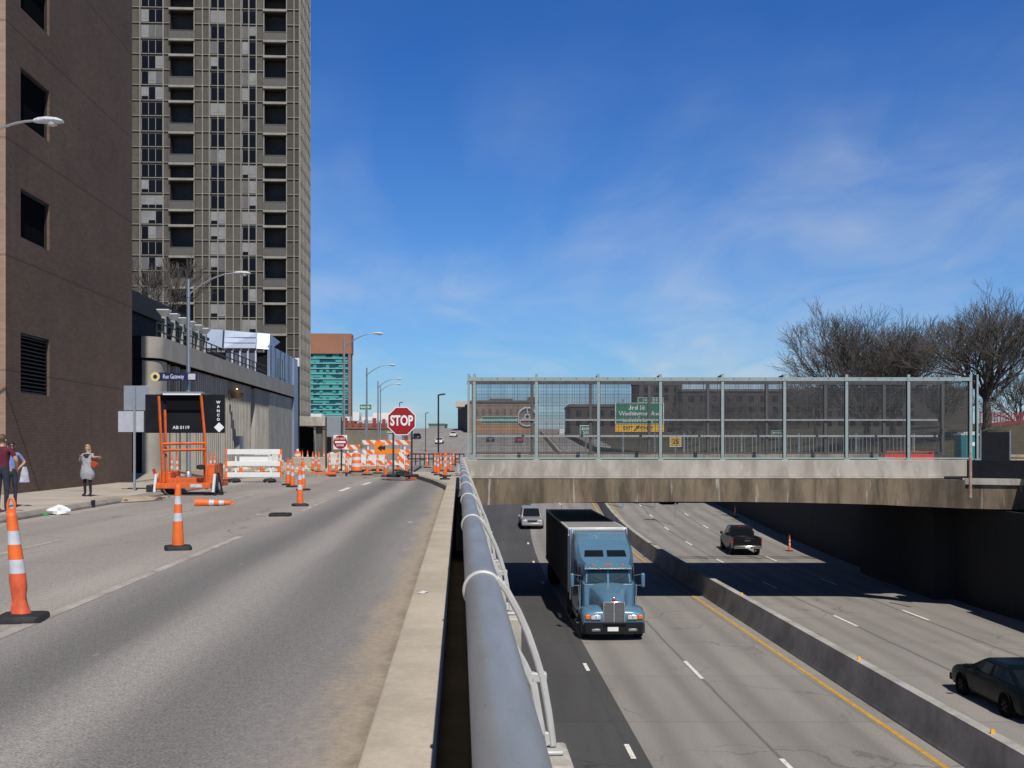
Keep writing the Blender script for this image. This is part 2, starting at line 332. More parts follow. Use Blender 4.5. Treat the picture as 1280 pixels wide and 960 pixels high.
# ------------------------------------------------------------------ mesh helpers
class MB:
    def __init__(s): s.v = []; s.f = []; s.m = []; s.uv = None
    def add(s, vs, fs, mat=0):
        o = len(s.v); s.v += [tuple(p) for p in vs]
        s.f += [tuple(o + i for i in f) for f in fs]; s.m += [mat] * len(fs)
    def box(s, c, d, rz=0.0, mat=0, rx=0.0, ry=0.0):
        R = Matrix.Rotation(rz, 3, 'Z') @ Matrix.Rotation(ry, 3, 'Y') @ Matrix.Rotation(rx, 3, 'X'); c = Vector(c)
        vs = [c + R @ Vector((x * d[0] / 2, y * d[1] / 2, z * d[2] / 2)) for z in (-1, 1) for y in (-1, 1) for x in (-1, 1)]
        s.add(vs, [(0, 2, 3, 1), (4, 5, 7, 6), (0, 1, 5, 4), (2, 6, 7, 3), (0, 4, 6, 2), (1, 3, 7, 5)], mat); return s
    def b2(s, x0, x1, y0, y1, z0, z1, mat=0):
        return s.box(((x0 + x1) / 2, (y0 + y1) / 2, (z0 + z1) / 2), (x1 - x0, y1 - y0, z1 - z0), 0, mat)
    def loft(s, secs, mat=0, closed=True, caps=True, ring=False):
        n = len(secs[0]); o = len(s.v)
        for q in secs: s.v += [tuple(p) for p in q]
        k = len(secs)
        for i in range(k if ring else k - 1):
            a = o + i * n; b = o + ((i + 1) % k) * n
            for j in range(n if closed else n - 1):
                j2 = (j + 1) % n; s.f.append((a + j, a + j2, b + j2, b + j)); s.m.append(mat)
        if caps and not ring and closed:
            s.f.append(tuple(o + j for j in reversed(range(n)))); s.m.append(mat)
            s.f.append(tuple(o + (k - 1) * n + j for j in range(n))); s.m.append(mat)
        return s
    def tube(s, pts, r, seg=8, mat=0, caps=True, flat=1.0):
        pts = [Vector(p) for p in pts]; rs = r if isinstance(r, (list, tuple)) else [r] * len(pts)
        secs = []; up = None
        for i, p in enumerate(pts):
            d = (pts[min(i + 1, len(pts) - 1)] - pts[max(i - 1, 0)])
            if d.length < 1e-9: d = Vector((0, 0, 1))
            d.normalize()
            if up is None:
                up = Vector((0, 0, 1)) if abs(d.z) < .9 else Vector((0, 1, 0))
            u = d.cross(up)
            if u.length < 1e-6: u = d.orthogonal()
            u.normalize(); w = u.cross(d).normalized(); up = w
            secs.append([p + (u * math.cos(2 * math.pi * j / seg) + w * math.sin(2 * math.pi * j / seg) * flat) * rs[i] for j in range(seg)])
        return s.loft(secs, mat, True, caps)
    def lathe(s, prof, c=(0, 0, 0), seg=16, axis='Z', mat=0, sx=1.0, sy=1.0, caps=True):
        secs = []; c = Vector(c)
        for r, h in prof:
            ring = []
            for j in range(seg):
                a = 2 * math.pi * j / seg; x, y = r * math.cos(a) * sx, r * math.sin(a) * sy
                if axis == 'Z': q = Vector((x, y, h))
                elif axis == 'X': q = Vector((h, x, y))
                else: q = Vector((y, h, x))
                ring.append(c + q)
            secs.append(ring)
        return s.loft(secs, mat, True, caps)
    def prism(s, poly, z0, z1, mat=0):
        return s.loft([[(x, y, z0) for x, y in poly], [(x, y, z1) for x, y in poly]], mat)
    def prism_y(s, poly, y0, y1, mat=0):     # poly in x,z
        return s.loft([[(x, y0, z) for x, z in poly], [(x, y1, z) for x, z in poly]], mat)
    def prism_x(s, poly, x0, x1, mat=0):     # poly in y,z
        return s.loft([[(x0, y, z) for y, z in poly], [(x1, y, z) for y, z in poly]], mat)
    def quad(s, a, b, c, d, mat=0): s.add([a, b, c, d], [(0, 1, 2, 3)], mat); return s
    def build(s, name, mats, parent=None, smooth=True, loc=(0, 0, 0), rz=0.0, bevel=0.0, ang=38, label=None, fix=True):
        me = bpy.data.meshes.new(name); me.from_pydata(s.v, [], s.f)
        if not isinstance(mats, (list, tuple)): mats = [mats]
        for m in mats: me.materials.append(m)
        me.polygons.foreach_set('material_index', s.m)
        if s.uv:
            l = me.uv_layers.new(name='UVMap')
            for lp in me.loops: l.data[lp.index].uv = s.uv[lp.vertex_index]
        if fix:
            bm = bmesh.new(); bm.from_mesh(me); bmesh.ops.recalc_face_normals(bm, faces=bm.faces); bm.to_mesh(me); bm.free()
        if smooth:
            me.polygons.foreach_set('use_smooth', [True] * len(me.polygons)); me.set_sharp_from_angle(angle=rad(ang))
        me.update()
        o = bpy.data.objects.new(name, me); COL.objects.link(o); o.location = loc; o.rotation_euler = (0, 0, rz)
        if parent is not None: o.parent = parent
        if bevel:
            bv = o.modifiers.new('bevel', 'BEVEL'); bv.width = bevel; bv.segments = 2; bv.limit_method = 'ANGLE'; bv.angle_limit = rad(40)
        if label: o['label'] = label
        return o
def tag(o, label=None, cat=None, group=None, kind=None):
    if label: o['label'] = label
    if cat: o['category'] = cat
    if group: o['group'] = group
    if kind: o['kind'] = kind
    return o
def thing(name, label, cat, loc=(0, 0, 0), rz=0.0, group=None, tilt=None):
    o = bpy.data.objects.new(name, None); COL.objects.link(o); o.location = loc
    o.rotation_euler = (tilt[0], tilt[1], rz) if tilt else (0, 0, rz); o.empty_display_size = .2
    return tag(o, label, cat, group)
def dup(o, loc=None, rz=None, label=None, parent=None):
    c = o.copy(); COL.objects.link(c)
    if parent is not None: c.parent = parent
    if loc is not None: c.location = loc
    if rz is not None: c.rotation_euler = (0, 0, rz)
    if label: c['label'] = label
    for ch in list(o.children): dup(ch, parent=c)
    return c
def structure(o): o['kind'] = 'structure'; return o
def text(s, size, mat, parent, name='lettering', loc=(0, 0, 0), rot=(rad(90), 0, 0), sx=1.0, ext=.004, bold=.0):
    cu = bpy.data.curves.new(name, 'FONT'); cu.body = s; cu.size = size; cu.align_x = 'CENTER'; cu.align_y = 'CENTER'; cu.extrude = ext; cu.offset = bold
    cu.resolution_u = 3
    tmp = bpy.data.objects.new(name, cu); COL.objects.link(tmp)
    dg = bpy.context.evaluated_depsgraph_get(); dg.update()
    me = bpy.data.meshes.new_from_object(tmp.evaluated_get(dg)); bpy.data.objects.remove(tmp)
    me.materials.clear(); me.materials.append(mat)
    o = bpy.data.objects.new(name, me); COL.objects.link(o); o.location = loc; o.rotation_euler = rot; o.scale = (sx, 1, 1)
    o.parent = parent; return o
def holed(B, org, u, v, n, W, Hh, holes, depth, mat=0, rev=0):
    """wall in plane org + a*u + b*v (0..W, 0..H) with rectangular holes (a0,a1,b0,b1) and reveals going inwards (-n)"""
    org, u, v, n = map(Vector, (org, u, v, n))
    us = sorted({0.0, W, *[h[0] for h in holes], *[h[1] for h in holes]}); vs = sorted({0.0, Hh, *[h[2] for h in holes], *[h[3] for h in holes]})
    for a0, a1 in zip(us, us[1:]):
        for b0, b1 in zip(vs, vs[1:]):
            am, bm = (a0 + a1) / 2, (b0 + b1) / 2
            if any(h[0] < am < h[1] and h[2] < bm < h[3] for h in holes): continue
            B.quad(org + u * a0 + v * b0, org + u * a1 + v * b0, org + u * a1 + v * b1, org + u * a0 + v * b1, mat)
    for a0, a1, b0, b1 in holes:
        c = [org + u * a + v * b for a, b in ((a0, b0), (a1, b0), (a1, b1), (a0, b1))]
        for i in range(4):
            p, q = c[i], c[(i + 1) % 4]; B.quad(p, q, q - n * depth, p - n * depth, rev)
def ribbon(name, l0, l1, ys, zoff, mat, fx=HX, fz=hz, nl=2, parent=None):
    B = MB(); B.uv = []
    for Y in ys:
        for i in range(nl):
            L = l0 + (l1 - l0) * i / (nl - 1); B.v.append((fx(L, Y), Y, fz(Y) + zoff)); B.uv.append((L, Y))
    for k in range(len(ys) - 1):
        for i in range(nl - 1):
            a = k * nl + i; B.f.append((a, a + 1, a + nl + 1, a + nl)); B.m.append(0)
    return B.build(name, mat, parent, smooth=True, fix=False)
def yr(a, b, st=4.0):
    n = max(1, int(math.ceil((b - a) / st))); return [a + (b - a) * i / n for i in range(n + 1)]

# ================================================================== SETTING: ground, roads
B = MB(); B.quad((-4000, -300, -6.6), (4000, -300, -6.6), (4000, 6000, -6.6), (-4000, 6000, -6.6))
structure(B.build('ground', M('far_ground', (.17, .165, .13), .95, 0, .25, .02), fix=False))
# street sheet, in the street's own frame
B = MB(); B.quad((-45, -25, 0), (-.40, -25, 0), (-.40, 92, 0), (-45, 92, 0))
structure(B.build('street', m_street, rz=ST, fix=False))
B = MB()
B.quad((-400, -60, -.03), (-45, -60, -.03), (-45, 400, -.03), (-400, 400, -.03)); B.quad((-45, 92, -.03), (-6.5, 92, -.03), (-14.5, 400, -.03), (-45, 400, -.03))
structure(B.build('city_ground', M('city_ground', (.24, .22, .19), .95, 0, .25, .15), rz=ST, fix=False))
# lane dashes of the street
B = MB()
def dash(L, y0, y1, w=.13, z=.004): B.quad((L - w / 2, y0, z), (L + w / 2, y0, z), (L + w / 2, y1, z), (L - w / 2, y1, z))
for y0 in (10.4, 14.8, ): pass
dash(-3.97, 14.6, 20.2, .13); dash(-6.97, 12.5, 19.6, .11); dash(-6.97, 25.8, 29.2, .11); dash(-6.97, 34, 38, .11); dash(-3.97, 28.0, 33.2, .12)
dash(-9.35, 4, 30, .10)
structure(B.build('lane_marking', m_paint_worn, rz=ST, fix=False))
B = MB(); dash(-3.97, 3, 14.55, .13); structure(B.build('lane_marking', m_faint, rz=ST, fix=False))
B = MB()
for (a, b) in (((425, 614), (437, 609.5)), ((454, 606), (463, 603))):
    p, q = G(*a), G(*b); d = (q - p).normalized() * 1.0; w = Vector((-d.y, d.x, 0)) * .09
    B.quad(p - w + Vector((0, 0, .004)), p + w + Vector((0, 0, .004)), q + w + Vector((0, 0, .004)), q - w + Vector((0, 0, .004)))
structure(B.build('lane_marking', m_paint, fix=False))
# left sidewalk with its kerb
B = MB(); B.b2(-14.4, -10.02, -25, 46.5, -.1, .12)
structure(B.build('sidewalk', m_walk, rz=ST))
B = MB(); B.prism_y([(-10.02, -.1), (-9.72, -.1), (-9.72, .06), (-9.80, .135), (-10.02, .135)], -25, 45.5)
structure(B.build('kerb', m_kerb, rz=ST, bevel=.015))
# forecourt between brick building and podium
B = MB(); B.b2(-45, -14.6, 48.4, 66.5, -.2, .05)
structure(B.build('forecourt', m_walk, rz=ST))
# work zone platform beyond the cross street
def plat(pts, z0, z1, name, mat, bevel=0.0):
    B = MB(); B.prism([(p.x, p.y) for p in pts], z0, z1); return structure(B.build(name, mat, bevel=bevel))
m_dirt = M('work_zone_dirt', (.33, .265, .19), .95, 0, .4, .8, bump=.6, bs=5)
pts = [G(252, 594, .15), G(330, 593, .15), G(430, 592, .15), G(470, 591, .15), G(500, 588.5, .15), Vector((-6.6, 72, 0)), Vector((-9.5, 91, 0)), Vector((-20.5, 88, 0)), Vector((-20.2, 66, 0))]
plat(pts, -.1, .15, 'work_zone_ground', m_dirt)
B = MB()
for i in range(4):
    a, b = pts[i], pts[i + 1]; d = (b - a).normalized(); n = Vector((d.y, -d.x, 0)) * .3
    B.prism([(a.x, a.y), (b.x, b.y), (b.x + n.x, b.y + n.y), (a.x + n.x, a.y + n.y)], -.1, .165)
structure(B.build('kerb', m_kerb))
# paved island at the end of the ledge
isl = [G(573, 612, .15), G(562, 606, .15), G(548, 600.5, .15), G(532, 596, .15), G(515, 592.5, .15), G(500, 591.5, .15), G(500, 588.5, .15), Vector((-6.4, 64, 0)), Vector((-2.55, 62, 0)), Vector((SX(.25, 40), 40, 0))]
plat(isl, -.1, .15, 'traffic_island', m_walk)
B = MB()
for i in range(0, 5):
    a, b = isl[i], isl[i + 1]; d = (b - a).normalized(); n = Vector((d.y, -d.x, 0)) * -.25
    B.prism([(a.x, a.y), (b.x, b.y), (b.x + n.x, b.y + n.y), (a.x + n.x, a.y + n.y)], -.1, .17)
structure(B.build('kerb', m_kerb))
# ledge beside the rail, upstand under the rail posts, retaining wall below
B = MB(); B.prism_y([(-.48, -.1), (-.46, .185), (-.44, .20), (-.13, .20), (-.115, .185), (-.115, .05), (-.30, .05), (-.30, -2.5), (.138, -2.5), (.138, -2.7), (-.48, -2.7)], -8, 43.5)  # undercut lip and deep slot shaped to keep the strip by the rail dark
structure(B.build('ledge', m_ledge, rz=ST))
w = thing('retaining_wall', 'grey concrete retaining wall under the pipe railing beside the sunken highway', 'wall')
B = MB(); B.b2(.14, .33, -8, 51.6, -7.0, .35); B.b2(-.15, .46, 51.6, 92, -7.0, .10)
B.build('wall', m_barrier, w, rz=ST, bevel=.02)
for k_ in range(-1, 13):
    B = MB(); y_ = 4.68 + 3.85 * k_; B.b2(.332, .47, y_ - .22, y_ + .16, -.1, .345); B.build('post_pedestal', m_conc, w, rz=ST, bevel=.015)
# highway, its asphalt lane and its markings
ys = yr(-40, 60, 10) + yr(60, 600, 6)[1:]
structure(ribbon('highway', -4.5, 25.5, ys, 0, m_hwy, nl=31))
structure(ribbon('ramp', -30, -4.5, [y for y in ys if y > 120], -.002, m_hwy, nl=8))
structure(ribbon('highway_shoulder', -4.4, 4.3, [y for y in ys if y < 135], .004, m_asph, nl=8))
B = MB()
def hdash(L, y0, y1, w, z=.009):
    yy = yr(y0, y1, 6)
    for a, b in zip(yy, yy[1:]):
        B.quad((HX(L - w / 2, a), a, hz(a) + z), (HX(L + w / 2, a), a, hz(a) + z), (HX(L + w / 2, b), b, hz(b) + z), (HX(L - w / 2, b), b, hz(b) + z))
for y0 in (15.6, 26.9, 37.4, 49, 60.8, 71.5, 84, 98, 114): hdash(3.95, y0, y0 + 1.3, .13)
for k in range(-1, 16): hdash(7.55, 23.9 + 12.2 * k, 26.9 + 12.2 * k, .13)
for k in range(-2, 14): hdash(16.3, 46.6 - 12.2 * 2 + 12.2 * k, 49.6 - 12.2 * 2 + 12.2 * k, .13)
for k in range(-2, 14): hdash(20.0, 48.2 - 12.2 * 2 + 12.2 * k, 51.2 - 12.2 * 2 + 12.2 * k, .14)
structure(B.build('lane_marking', m_paint, fix=False))
B = MB(); hdash(11.25, -20, 320, .16); hdash(13.15, 75, 320, .13)
structure(B.build('edge_marking', m_yellow, fix=False))
# median barrier
mb = thing('median_barrier', 'long grey concrete barrier dividing the sunken highway', 'barrier')
B = MB(); secs = []
for Y in yr(-30, 60, 6) + yr(60, 330, 6)[1:]:
    z = hz(Y)
    secs.append([(HX(12.05 + dx, Y), Y, z + dz) for dx, dz in ((-.33, -.05), (-.33, .08), (-.20, .30), (-.15, .98), (.15, .98), (.20, .30), (.33, .08), (.33, -.05))])
B.loft(secs); B.build('wall', m_barrier, mb)
for L, Y in ((12.05, 49.2), (12.05, 34.3), (12.05, 25.5)):
    B = MB(); B.box((0, 0, .05), (.09, .05, .10)); B.build('reflector', m_signy, mb, loc=(HX(L, Y), Y, hz(Y) + .98))
# right retaining wall and the park above it
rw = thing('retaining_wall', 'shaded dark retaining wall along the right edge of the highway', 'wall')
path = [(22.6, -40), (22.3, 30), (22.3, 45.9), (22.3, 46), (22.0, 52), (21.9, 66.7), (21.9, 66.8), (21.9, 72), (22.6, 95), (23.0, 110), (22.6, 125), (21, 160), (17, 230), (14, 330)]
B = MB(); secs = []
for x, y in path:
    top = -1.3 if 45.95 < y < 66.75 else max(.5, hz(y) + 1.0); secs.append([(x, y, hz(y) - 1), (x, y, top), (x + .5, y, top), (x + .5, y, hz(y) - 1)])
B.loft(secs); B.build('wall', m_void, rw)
m_grass = M('dry_grass', (.070, .060, .030), .95, 0, .40, 1.2, bump=.6, bs=8)
B = MB(); nx = 24
for y in yr(-40, 420, 10):
    e = 22.8
    for x0, yy in path:
        if yy <= y: e = x0 + .4
    for i in range(nx + 1):
        x = e + (i / nx) ** 1.6 * 260; d = x - e
        base = .2 if y < 230 else .2 + (y - 230) * .02
        z = base + (4.4 * (1 - math.exp(-max(0, d - 3) / 12))) * max(0, min(1, (y - 62) / 30)) + .25 * math.sin(x * .3 + y * .21)
        if d < 2.5: z = base
        B.v.append((x, y, z))
n_ = nx + 1; k_ = len(B.v) // n_
for a in range(k_ - 1):
    for i in range(nx): B.f.append((a * n_ + i, a * n_ + i + 1, (a + 1) * n_ + i + 1, (a + 1) * n_ + i)); B.m.append(0)
structure(B.build('grass_bank', m_grass, fix=False))

# ================================================================== road bridge
BY = 52.5; BY2 = 66.6
br = thing('road_bridge', 'stained concrete road bridge with fence crossing over the highway', 'bridge')
xl = -2.15
def by(x): return BY - .22
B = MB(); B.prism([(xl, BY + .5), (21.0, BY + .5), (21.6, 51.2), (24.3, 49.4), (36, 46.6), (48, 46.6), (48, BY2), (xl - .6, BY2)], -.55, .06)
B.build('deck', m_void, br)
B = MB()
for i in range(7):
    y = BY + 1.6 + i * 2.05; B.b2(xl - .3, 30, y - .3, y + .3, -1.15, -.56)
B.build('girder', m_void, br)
B = MB(); secs = []
for i in range(25):
    x = xl + (20.6 - xl) * i / 24; t = (x - xl) / (20.6 - xl)
    zb = -1.21 + .20 * math.sin(math.pi * min(1, t / .92)) ** .8 if t < .92 else -1.21
    y0 = by(x) - (2.2 * ((t - .86) / .14) ** 2 if t > .86 else 0)
    secs.append([(x, y0, zb), (x, y0, .08), (x, y0 + .9, .08), (x, y0 + .9, zb)])
B.loft(secs); B.build('fascia_beam', m_beam, br)
B = MB(); B.b2(xl - .1, 21.7, BY - .12, BY + .33, .18, .96); B.b2(xl, 20.5, BY - .245, BY + .2, .085, .178)
B.build('parapet', m_conc, br, bevel=.02)
B = MB(); B.b2(xl - .8, 23, BY2 - .4, BY2, -1.2, .95)
B.build('parapet', m_conc, br, bevel=.02, label='pale concrete parapet on the far side of the bridge')
B = MB(); B.b2(xl + .3, 18.4, BY + 2.85, BY + 3.15, .06, 1.2); B.build('walkway_barrier', m_conc, br, bevel=.02)
# flared right end
B = MB(); B.prism([(20.6, 50.35), (24, 48.5), (36, 45.5), (36, 46.6), (24.3, 49.5), (21.0, 51.4)], -1.22, -.12)
B.build('flared_beam', m_beam, br, label='brown stained beam face at the flared right end of the bridge')
B = MB(); B.prism([(20.55, 50.25), (24, 48.4), (36, 45.4), (36.1, 46.6), (24.4, 49.6), (21.1, 51.45)], -.118, .16)
B.build('coping', m_conc, br)
B = MB(); B.prism([(20.85, 50.5), (24.1, 48.75), (36, 45.8), (36.1, 46.5), (24.4, 49.4), (21.3, 51.1)], .165, .98)
B.build('parapet', m_charcoal, br, label='dark solid parapet at the right end of the bridge')  # one charcoal tone over the whole parapet
for y in (53.3, BY2 - .1):
    pass
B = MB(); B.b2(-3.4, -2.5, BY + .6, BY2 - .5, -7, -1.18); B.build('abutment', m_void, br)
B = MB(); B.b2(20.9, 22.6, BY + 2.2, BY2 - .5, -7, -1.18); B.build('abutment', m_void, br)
pp = P(1213, 566, 48.2); B = MB(); B.tube([(pp.x, pp.y, -.62), (pp.x, pp.y, 1.35)], .07, 10)
tag(B.build('drain_pipe', M('rusty_pink_pipe', (.36, .24, .19), .7, 0, .3, 5)), 'rusty pinkish drain pipe fixed at the right end of the bridge parapet', 'pipe')

# fence on the bridge
def fence(label, Y, px0, n, sp, ztop, zbase, first_pair, group=None, m_fence=m_fence, dz=.066, hw_=.0085):
    f = thing('bridge_fence', label, 'fence', (0, Y, 0), 0, group)
    xs = [(px0 - CX) / F * BY + sp * i for i in range(n)]
    def post(x, wide=.13):
        B = MB(); B.box((x, -.10, (ztop + zbase) / 2 + .05), (wide, .02, ztop - zbase + .1)); B.box((x - .005, .0, (ztop + zbase) / 2), (.02, .18, ztop - zbase), 0, 1)
        B.box((x, .10, (ztop + zbase) / 2), (wide, .02, ztop - zbase), 0, 1)
        B.prism_x([(-.1, ztop + .02), (.25, ztop - .16), (.95, ztop + .02), (.95, ztop + .07), (-.1, ztop + .12)], x - .05, x + .05, 1)
        B.box((x, 0, zbase + .015), (.26, .3, .03)); B.box((x - .09, -.08, zbase + .05), (.04, .04, .05)); B.box((x + .09, -.08, zbase + .05), (.04, .04, .05))
        B.build('post', [m_fence, m_fdark], f, smooth=False)
    for x in xs: post(x)
    if first_pair:
        post(xs[0] - .28, .10); post(xs[-1] + .32, .09)
    x0, x1 = xs[0], xs[-1]
    B = MB(); B.b2(x0 - .3, x1, -.135, -.111, ztop - .20, ztop - .03)
    for i in range(int((x1 - x0) / .75)): B.box((x0 + .35 + i * .75, -.145, ztop - .09), (.04, .02, .04), 0, 1)
    B.build('top_rail', [m_fence, m_fdark], f, smooth=False)
    B = MB(); B.b2(x0, x1, -.05, .0, zbase + .04, zbase + .12); B.build('bottom_rail', m_fence, f, smooth=False)
    for a, b in zip(xs, xs[1:]):
        B = MB(); z = zbase + .16
        while z < ztop - .22: B.b2(a + .07, b - .07, -.036, -.020, z - hw_, z + hw_); z += dz
        x = a + .1; k = 0
        while x < b - .08:
            w_ = .004 if k % 8 else .011
            B.b2(x - w_, x + w_, -.052, -.038, zbase + .12, ztop - .2); x += .082; k += 1
        B.build('mesh_panel', m_wire, f, smooth=False)
    return f
fence('tall grey green mesh fence on the near parapet of the bridge', BY + .05, 593, 9, 77.5 * BY / F, 4.93, .96, True, 'mesh fences along the bridge')
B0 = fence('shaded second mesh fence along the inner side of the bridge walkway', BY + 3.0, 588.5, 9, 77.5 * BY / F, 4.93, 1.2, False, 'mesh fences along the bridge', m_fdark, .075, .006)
B = MB()
for z in (2.13, 2.94): B.b2(-1.9, 21.4, -.19, -.14, z - .045, z + .045)
B.build('mid_rail', M('pale_rail', (.50, .52, .52), .5, .2, .1, 4), B0, smooth=False)

# picket railing behind the fence, at the park edge
pk = thing('picket_railing', 'pale metal picket railing behind the bridge fence on the right', 'railing', (0, 69.5, 0))
B = MB()
xa, xb = (855 - CX) / F * 69.5, (1142 - CX) / F * 69.5
B.b2(xa, xb, -.03, .03, 2.2, 2.27); B.b2(xa, xb, -.03, .03, .5, .56)
x = xa
while x < xb: B.b2(x - .022, x + .022, -.02, .02, .3, 2.2); x += .24
B.build('pickets', M('pale_fence_paint', (.34, .345, .34), .5, .2, .1, 4), pk, smooth=False)
for i in range(5):
    B = MB(); xx = xa + (xb - xa) * i / 4; B.b2(xx - .06, xx + .06, -.06, .06, .1, 2.4); B.build('post', m_fence, pk, smooth=False)
# ================================================================== pipe railing
rail = thing('pipe_railing', 'long grey pipe railing on curved steel posts beside the highway', 'railing', (0, 0, 0), ST)
PX, PZ, PR = .10, 1.035, .075
B = MB(); B.tube([(PX, -6, PZ), (PX, 51.4, PZ)], PR, 40); B.build('handrail_pipe', m_pipe, rail)
s0 = 4.68
k = -2
while s0 + 3.85 * k < 51:
    y = s0 + 3.85 * k + .0
    B = MB()
    B.lathe([(PR + .001, -.02), (PR + .012, -.02), (PR + .012, .02), (PR + .001, .02)], (PX, y, PZ), 32, 'Y', caps=False)
    outer = [(.055, .055), (.10, .0), (.15, -.09), (.19, -.18), (.225, -.28), (.255, -.38), (.28, -.52), (.30, -.665)]
    inner = [(.03, -.075), (.085, -.165), (.13, -.235), (.175, -.315), (.215, -.40), (.235, -.52), (.262, -.665)]
    def bar(pts, wy, th):
        secs = []
        for i, (a, b) in enumerate(pts):
            p0 = Vector(pts[max(0, i - 1)]); p1 = Vector(pts[min(len(pts) - 1, i + 1)]); d = (p1 - p0).normalized(); n = Vector((-d.y, d.x)) * th / 2
            secs.append([(PX + a - n.x, y - wy / 2, PZ + b - n.y), (PX + a + n.x, y - wy / 2, PZ + b + n.y), (PX + a + n.x, y + wy / 2, PZ + b + n.y), (PX + a - n.x, y + wy / 2, PZ + b - n.y)])
        B.loft(secs)
    bar(outer, .05, .030); bar(inner, .045, .034)
    B.box((PX + .237, y, PZ - .37), (.07, .045, .045)); B.box((PX + .262, y, PZ - .63), (.07, .045, .06)); B.box((PX + .075, y, PZ - .02), (.05, .045, .12))
    B.box((PX + .27, y, PZ - .678), (.14, .14, .02))
    B.build('rail_post', m_ring, rail, bevel=.008)
    k += 1

# ================================================================== brick building on the left
WB = -14.1
bb = thing('brick_building', 'tall brown brick building with few dark window openings at the left edge', 'building', (0, 0, 0), ST)
S0, S1, HT = 35.0, 48.25, 31.0
holes = [(1.15, 3.65, 3.35, 5.30), (1.15, 3.65, 8.35, 9.95), (1.15, 3.65, 12.1, 13.85), (1.15, 3.65, 15.75, 17.5), (1.15, 3.65, 19.4, 21.2)]
B = MB()
holed(B, (WB, S0 + .02, 0), (0, 1, 0), (0, 0, 1), (1, 0, 0), S1 - S0 - .02, HT, holes, .16)
B.quad((WB, S1, 0), (-42, S1, 0), (-42, S1, HT), (WB, S1, HT)); B.quad((WB, S0 + .02, HT), (WB, S1, HT), (-42, S1, HT), (-42, S0 + .02, HT))
B.build('side_wall', m_brick, bb, smooth=False)
B = MB()
fh = [(2.0 + 5.2 * i, 4.6 + 5.2 * i, z0, z0 + 1.8) for i in range(5) for z0 in (3.4, 8.3, 12.1, 15.8, 19.4)]
holed(B, (WB, S0, 0), (-1, 0, 0), (0, 0, 1), (0, -1, 0), 28, HT, fh, .4)
B.build('front_wall', m_brick2, bb, smooth=False)
for i, (a0, a1, b0, b1) in enumerate(holes):
    fr = MB(); x = WB - .15
    fr.b2(x, x + .06, S0 + a0, S0 + a0 + .07, b0, b1); fr.b2(x, x + .06, S0 + a1 - .07, S0 + a1, b0, b1)
    fr.b2(x, x + .06, S0 + a0 + .07, S0 + a1 - .07, b1 - .07, b1); fr.b2(x, x + .06, S0 + a0 + .07, S0 + a1 - .07, b0, b0 + .07)
    if i == 0:
        z = b0 + .14
        while z < b1 - .1: fr.box((x + .05, S0 + (a0 + a1) / 2, z), (.10, a1 - a0 - .14, .015), 0, 0, 0, .6); z += .13
    w_ = fr.build('window_louvre' if i == 0 else 'window', m_blackp, bb, smooth=False)
    B = MB(); B.b2(x - .06, x - .03, S0 + a0, S0 + a1, b0, b1); B.build('back_panel' if i == 0 else 'pane', m_dark, w_, smooth=False)
for a0, a1, b0, b1 in fh:
    B = MB(); B.b2(WB - a1, WB - a0, S0 + .35, S0 + .38, b0, b1); B.build('window', m_glass, bb, smooth=False)
B = MB(); B.b2(WB - 28, WB + .05, S0 - .05, S1 + .05, HT, HT + .5); B.build('roof_coping', m_dkconc, bb)

# ================================================================== tower
TL, TS = -28.9, 201.6
def tl(px): return (px - 640) * .1452 + 9.58
def tz(py): return EYE + (HY - py) * .1452
tw = thing('apartment_tower', 'tall bronze grey apartment tower with stacked balconies behind the podium', 'building', (0, 0, 0), ST)
m_panel = panel_mat(); m_mull = M('bronze_mullion', (.27, .245, .205), .6, .1, .1, 2); m_tconc = stained('tower_concrete', (.31, .285, .24), (.22, .20, .17), (.45, .43, .39), .4, .3, .5, .1)
m_curt = M('curtained_glass', (.24, .235, .225), .5, 0, .25, .5); m_tglass = M('tower_glass', (.006, .007, .011), .3, 0, .2, .4, spec=.12); m_blind = M('grey_blinds', (.12, .115, .11), .55, 0, .2, .6)
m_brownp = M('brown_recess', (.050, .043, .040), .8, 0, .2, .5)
KT = -9
ztop = tz(12.5 + 19.25 * KT)
yk = lambda k: 12.5 + 19.25 * k
slabs = [-9, -7, -6, -4, -3, -1, 0, 2, 3, 5, 6, 8, 10, 11, 13, 14, 16, 18, 19, 21, 23, 24]
TW = 62
holes = []
for (p0, p1) in ((215, 244.5), (331, 358.5)):
    for a, b in zip(slabs, slabs[1:]):
        holes.append((tl(p0) - (TL - TW), tl(p1) - (TL - TW), tz(yk(b)) + .0, tz(yk(a)) - .55))
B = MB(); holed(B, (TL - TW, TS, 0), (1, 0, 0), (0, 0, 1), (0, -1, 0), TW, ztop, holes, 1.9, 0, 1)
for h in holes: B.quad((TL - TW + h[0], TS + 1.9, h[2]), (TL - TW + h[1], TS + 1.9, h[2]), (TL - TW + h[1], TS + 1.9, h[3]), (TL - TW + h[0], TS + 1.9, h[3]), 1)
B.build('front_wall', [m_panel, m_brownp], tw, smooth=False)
B = MB(); B.quad((TL, TS, 0), (TL, TS + 14, 0), (TL, TS + 14, ztop), (TL, TS, ztop)); B.quad((TL, TS + 14, 0), (TL - TW, TS + 14, 0), (TL - TW, TS + 14, ztop), (TL, TS + 14, ztop))
B.quad((TL, TS, ztop), (TL, TS + 14, ztop), (TL - TW, TS + 14, ztop), (TL - TW, TS, ztop))
k = KT
while k < 29:
    z = tz(yk(k)); B.b2(TL, TL + .07, TS + .3, TS + 13.8, z - .55, z + .1)
    k += 1
for i in range(8): B.b2(TL, TL + .12, TS + .5 + i * 1.85, TS + .8 + i * 1.85, 0, ztop)
B.build('side_wall', m_tconc, tw, smooth=False)
B = MB()
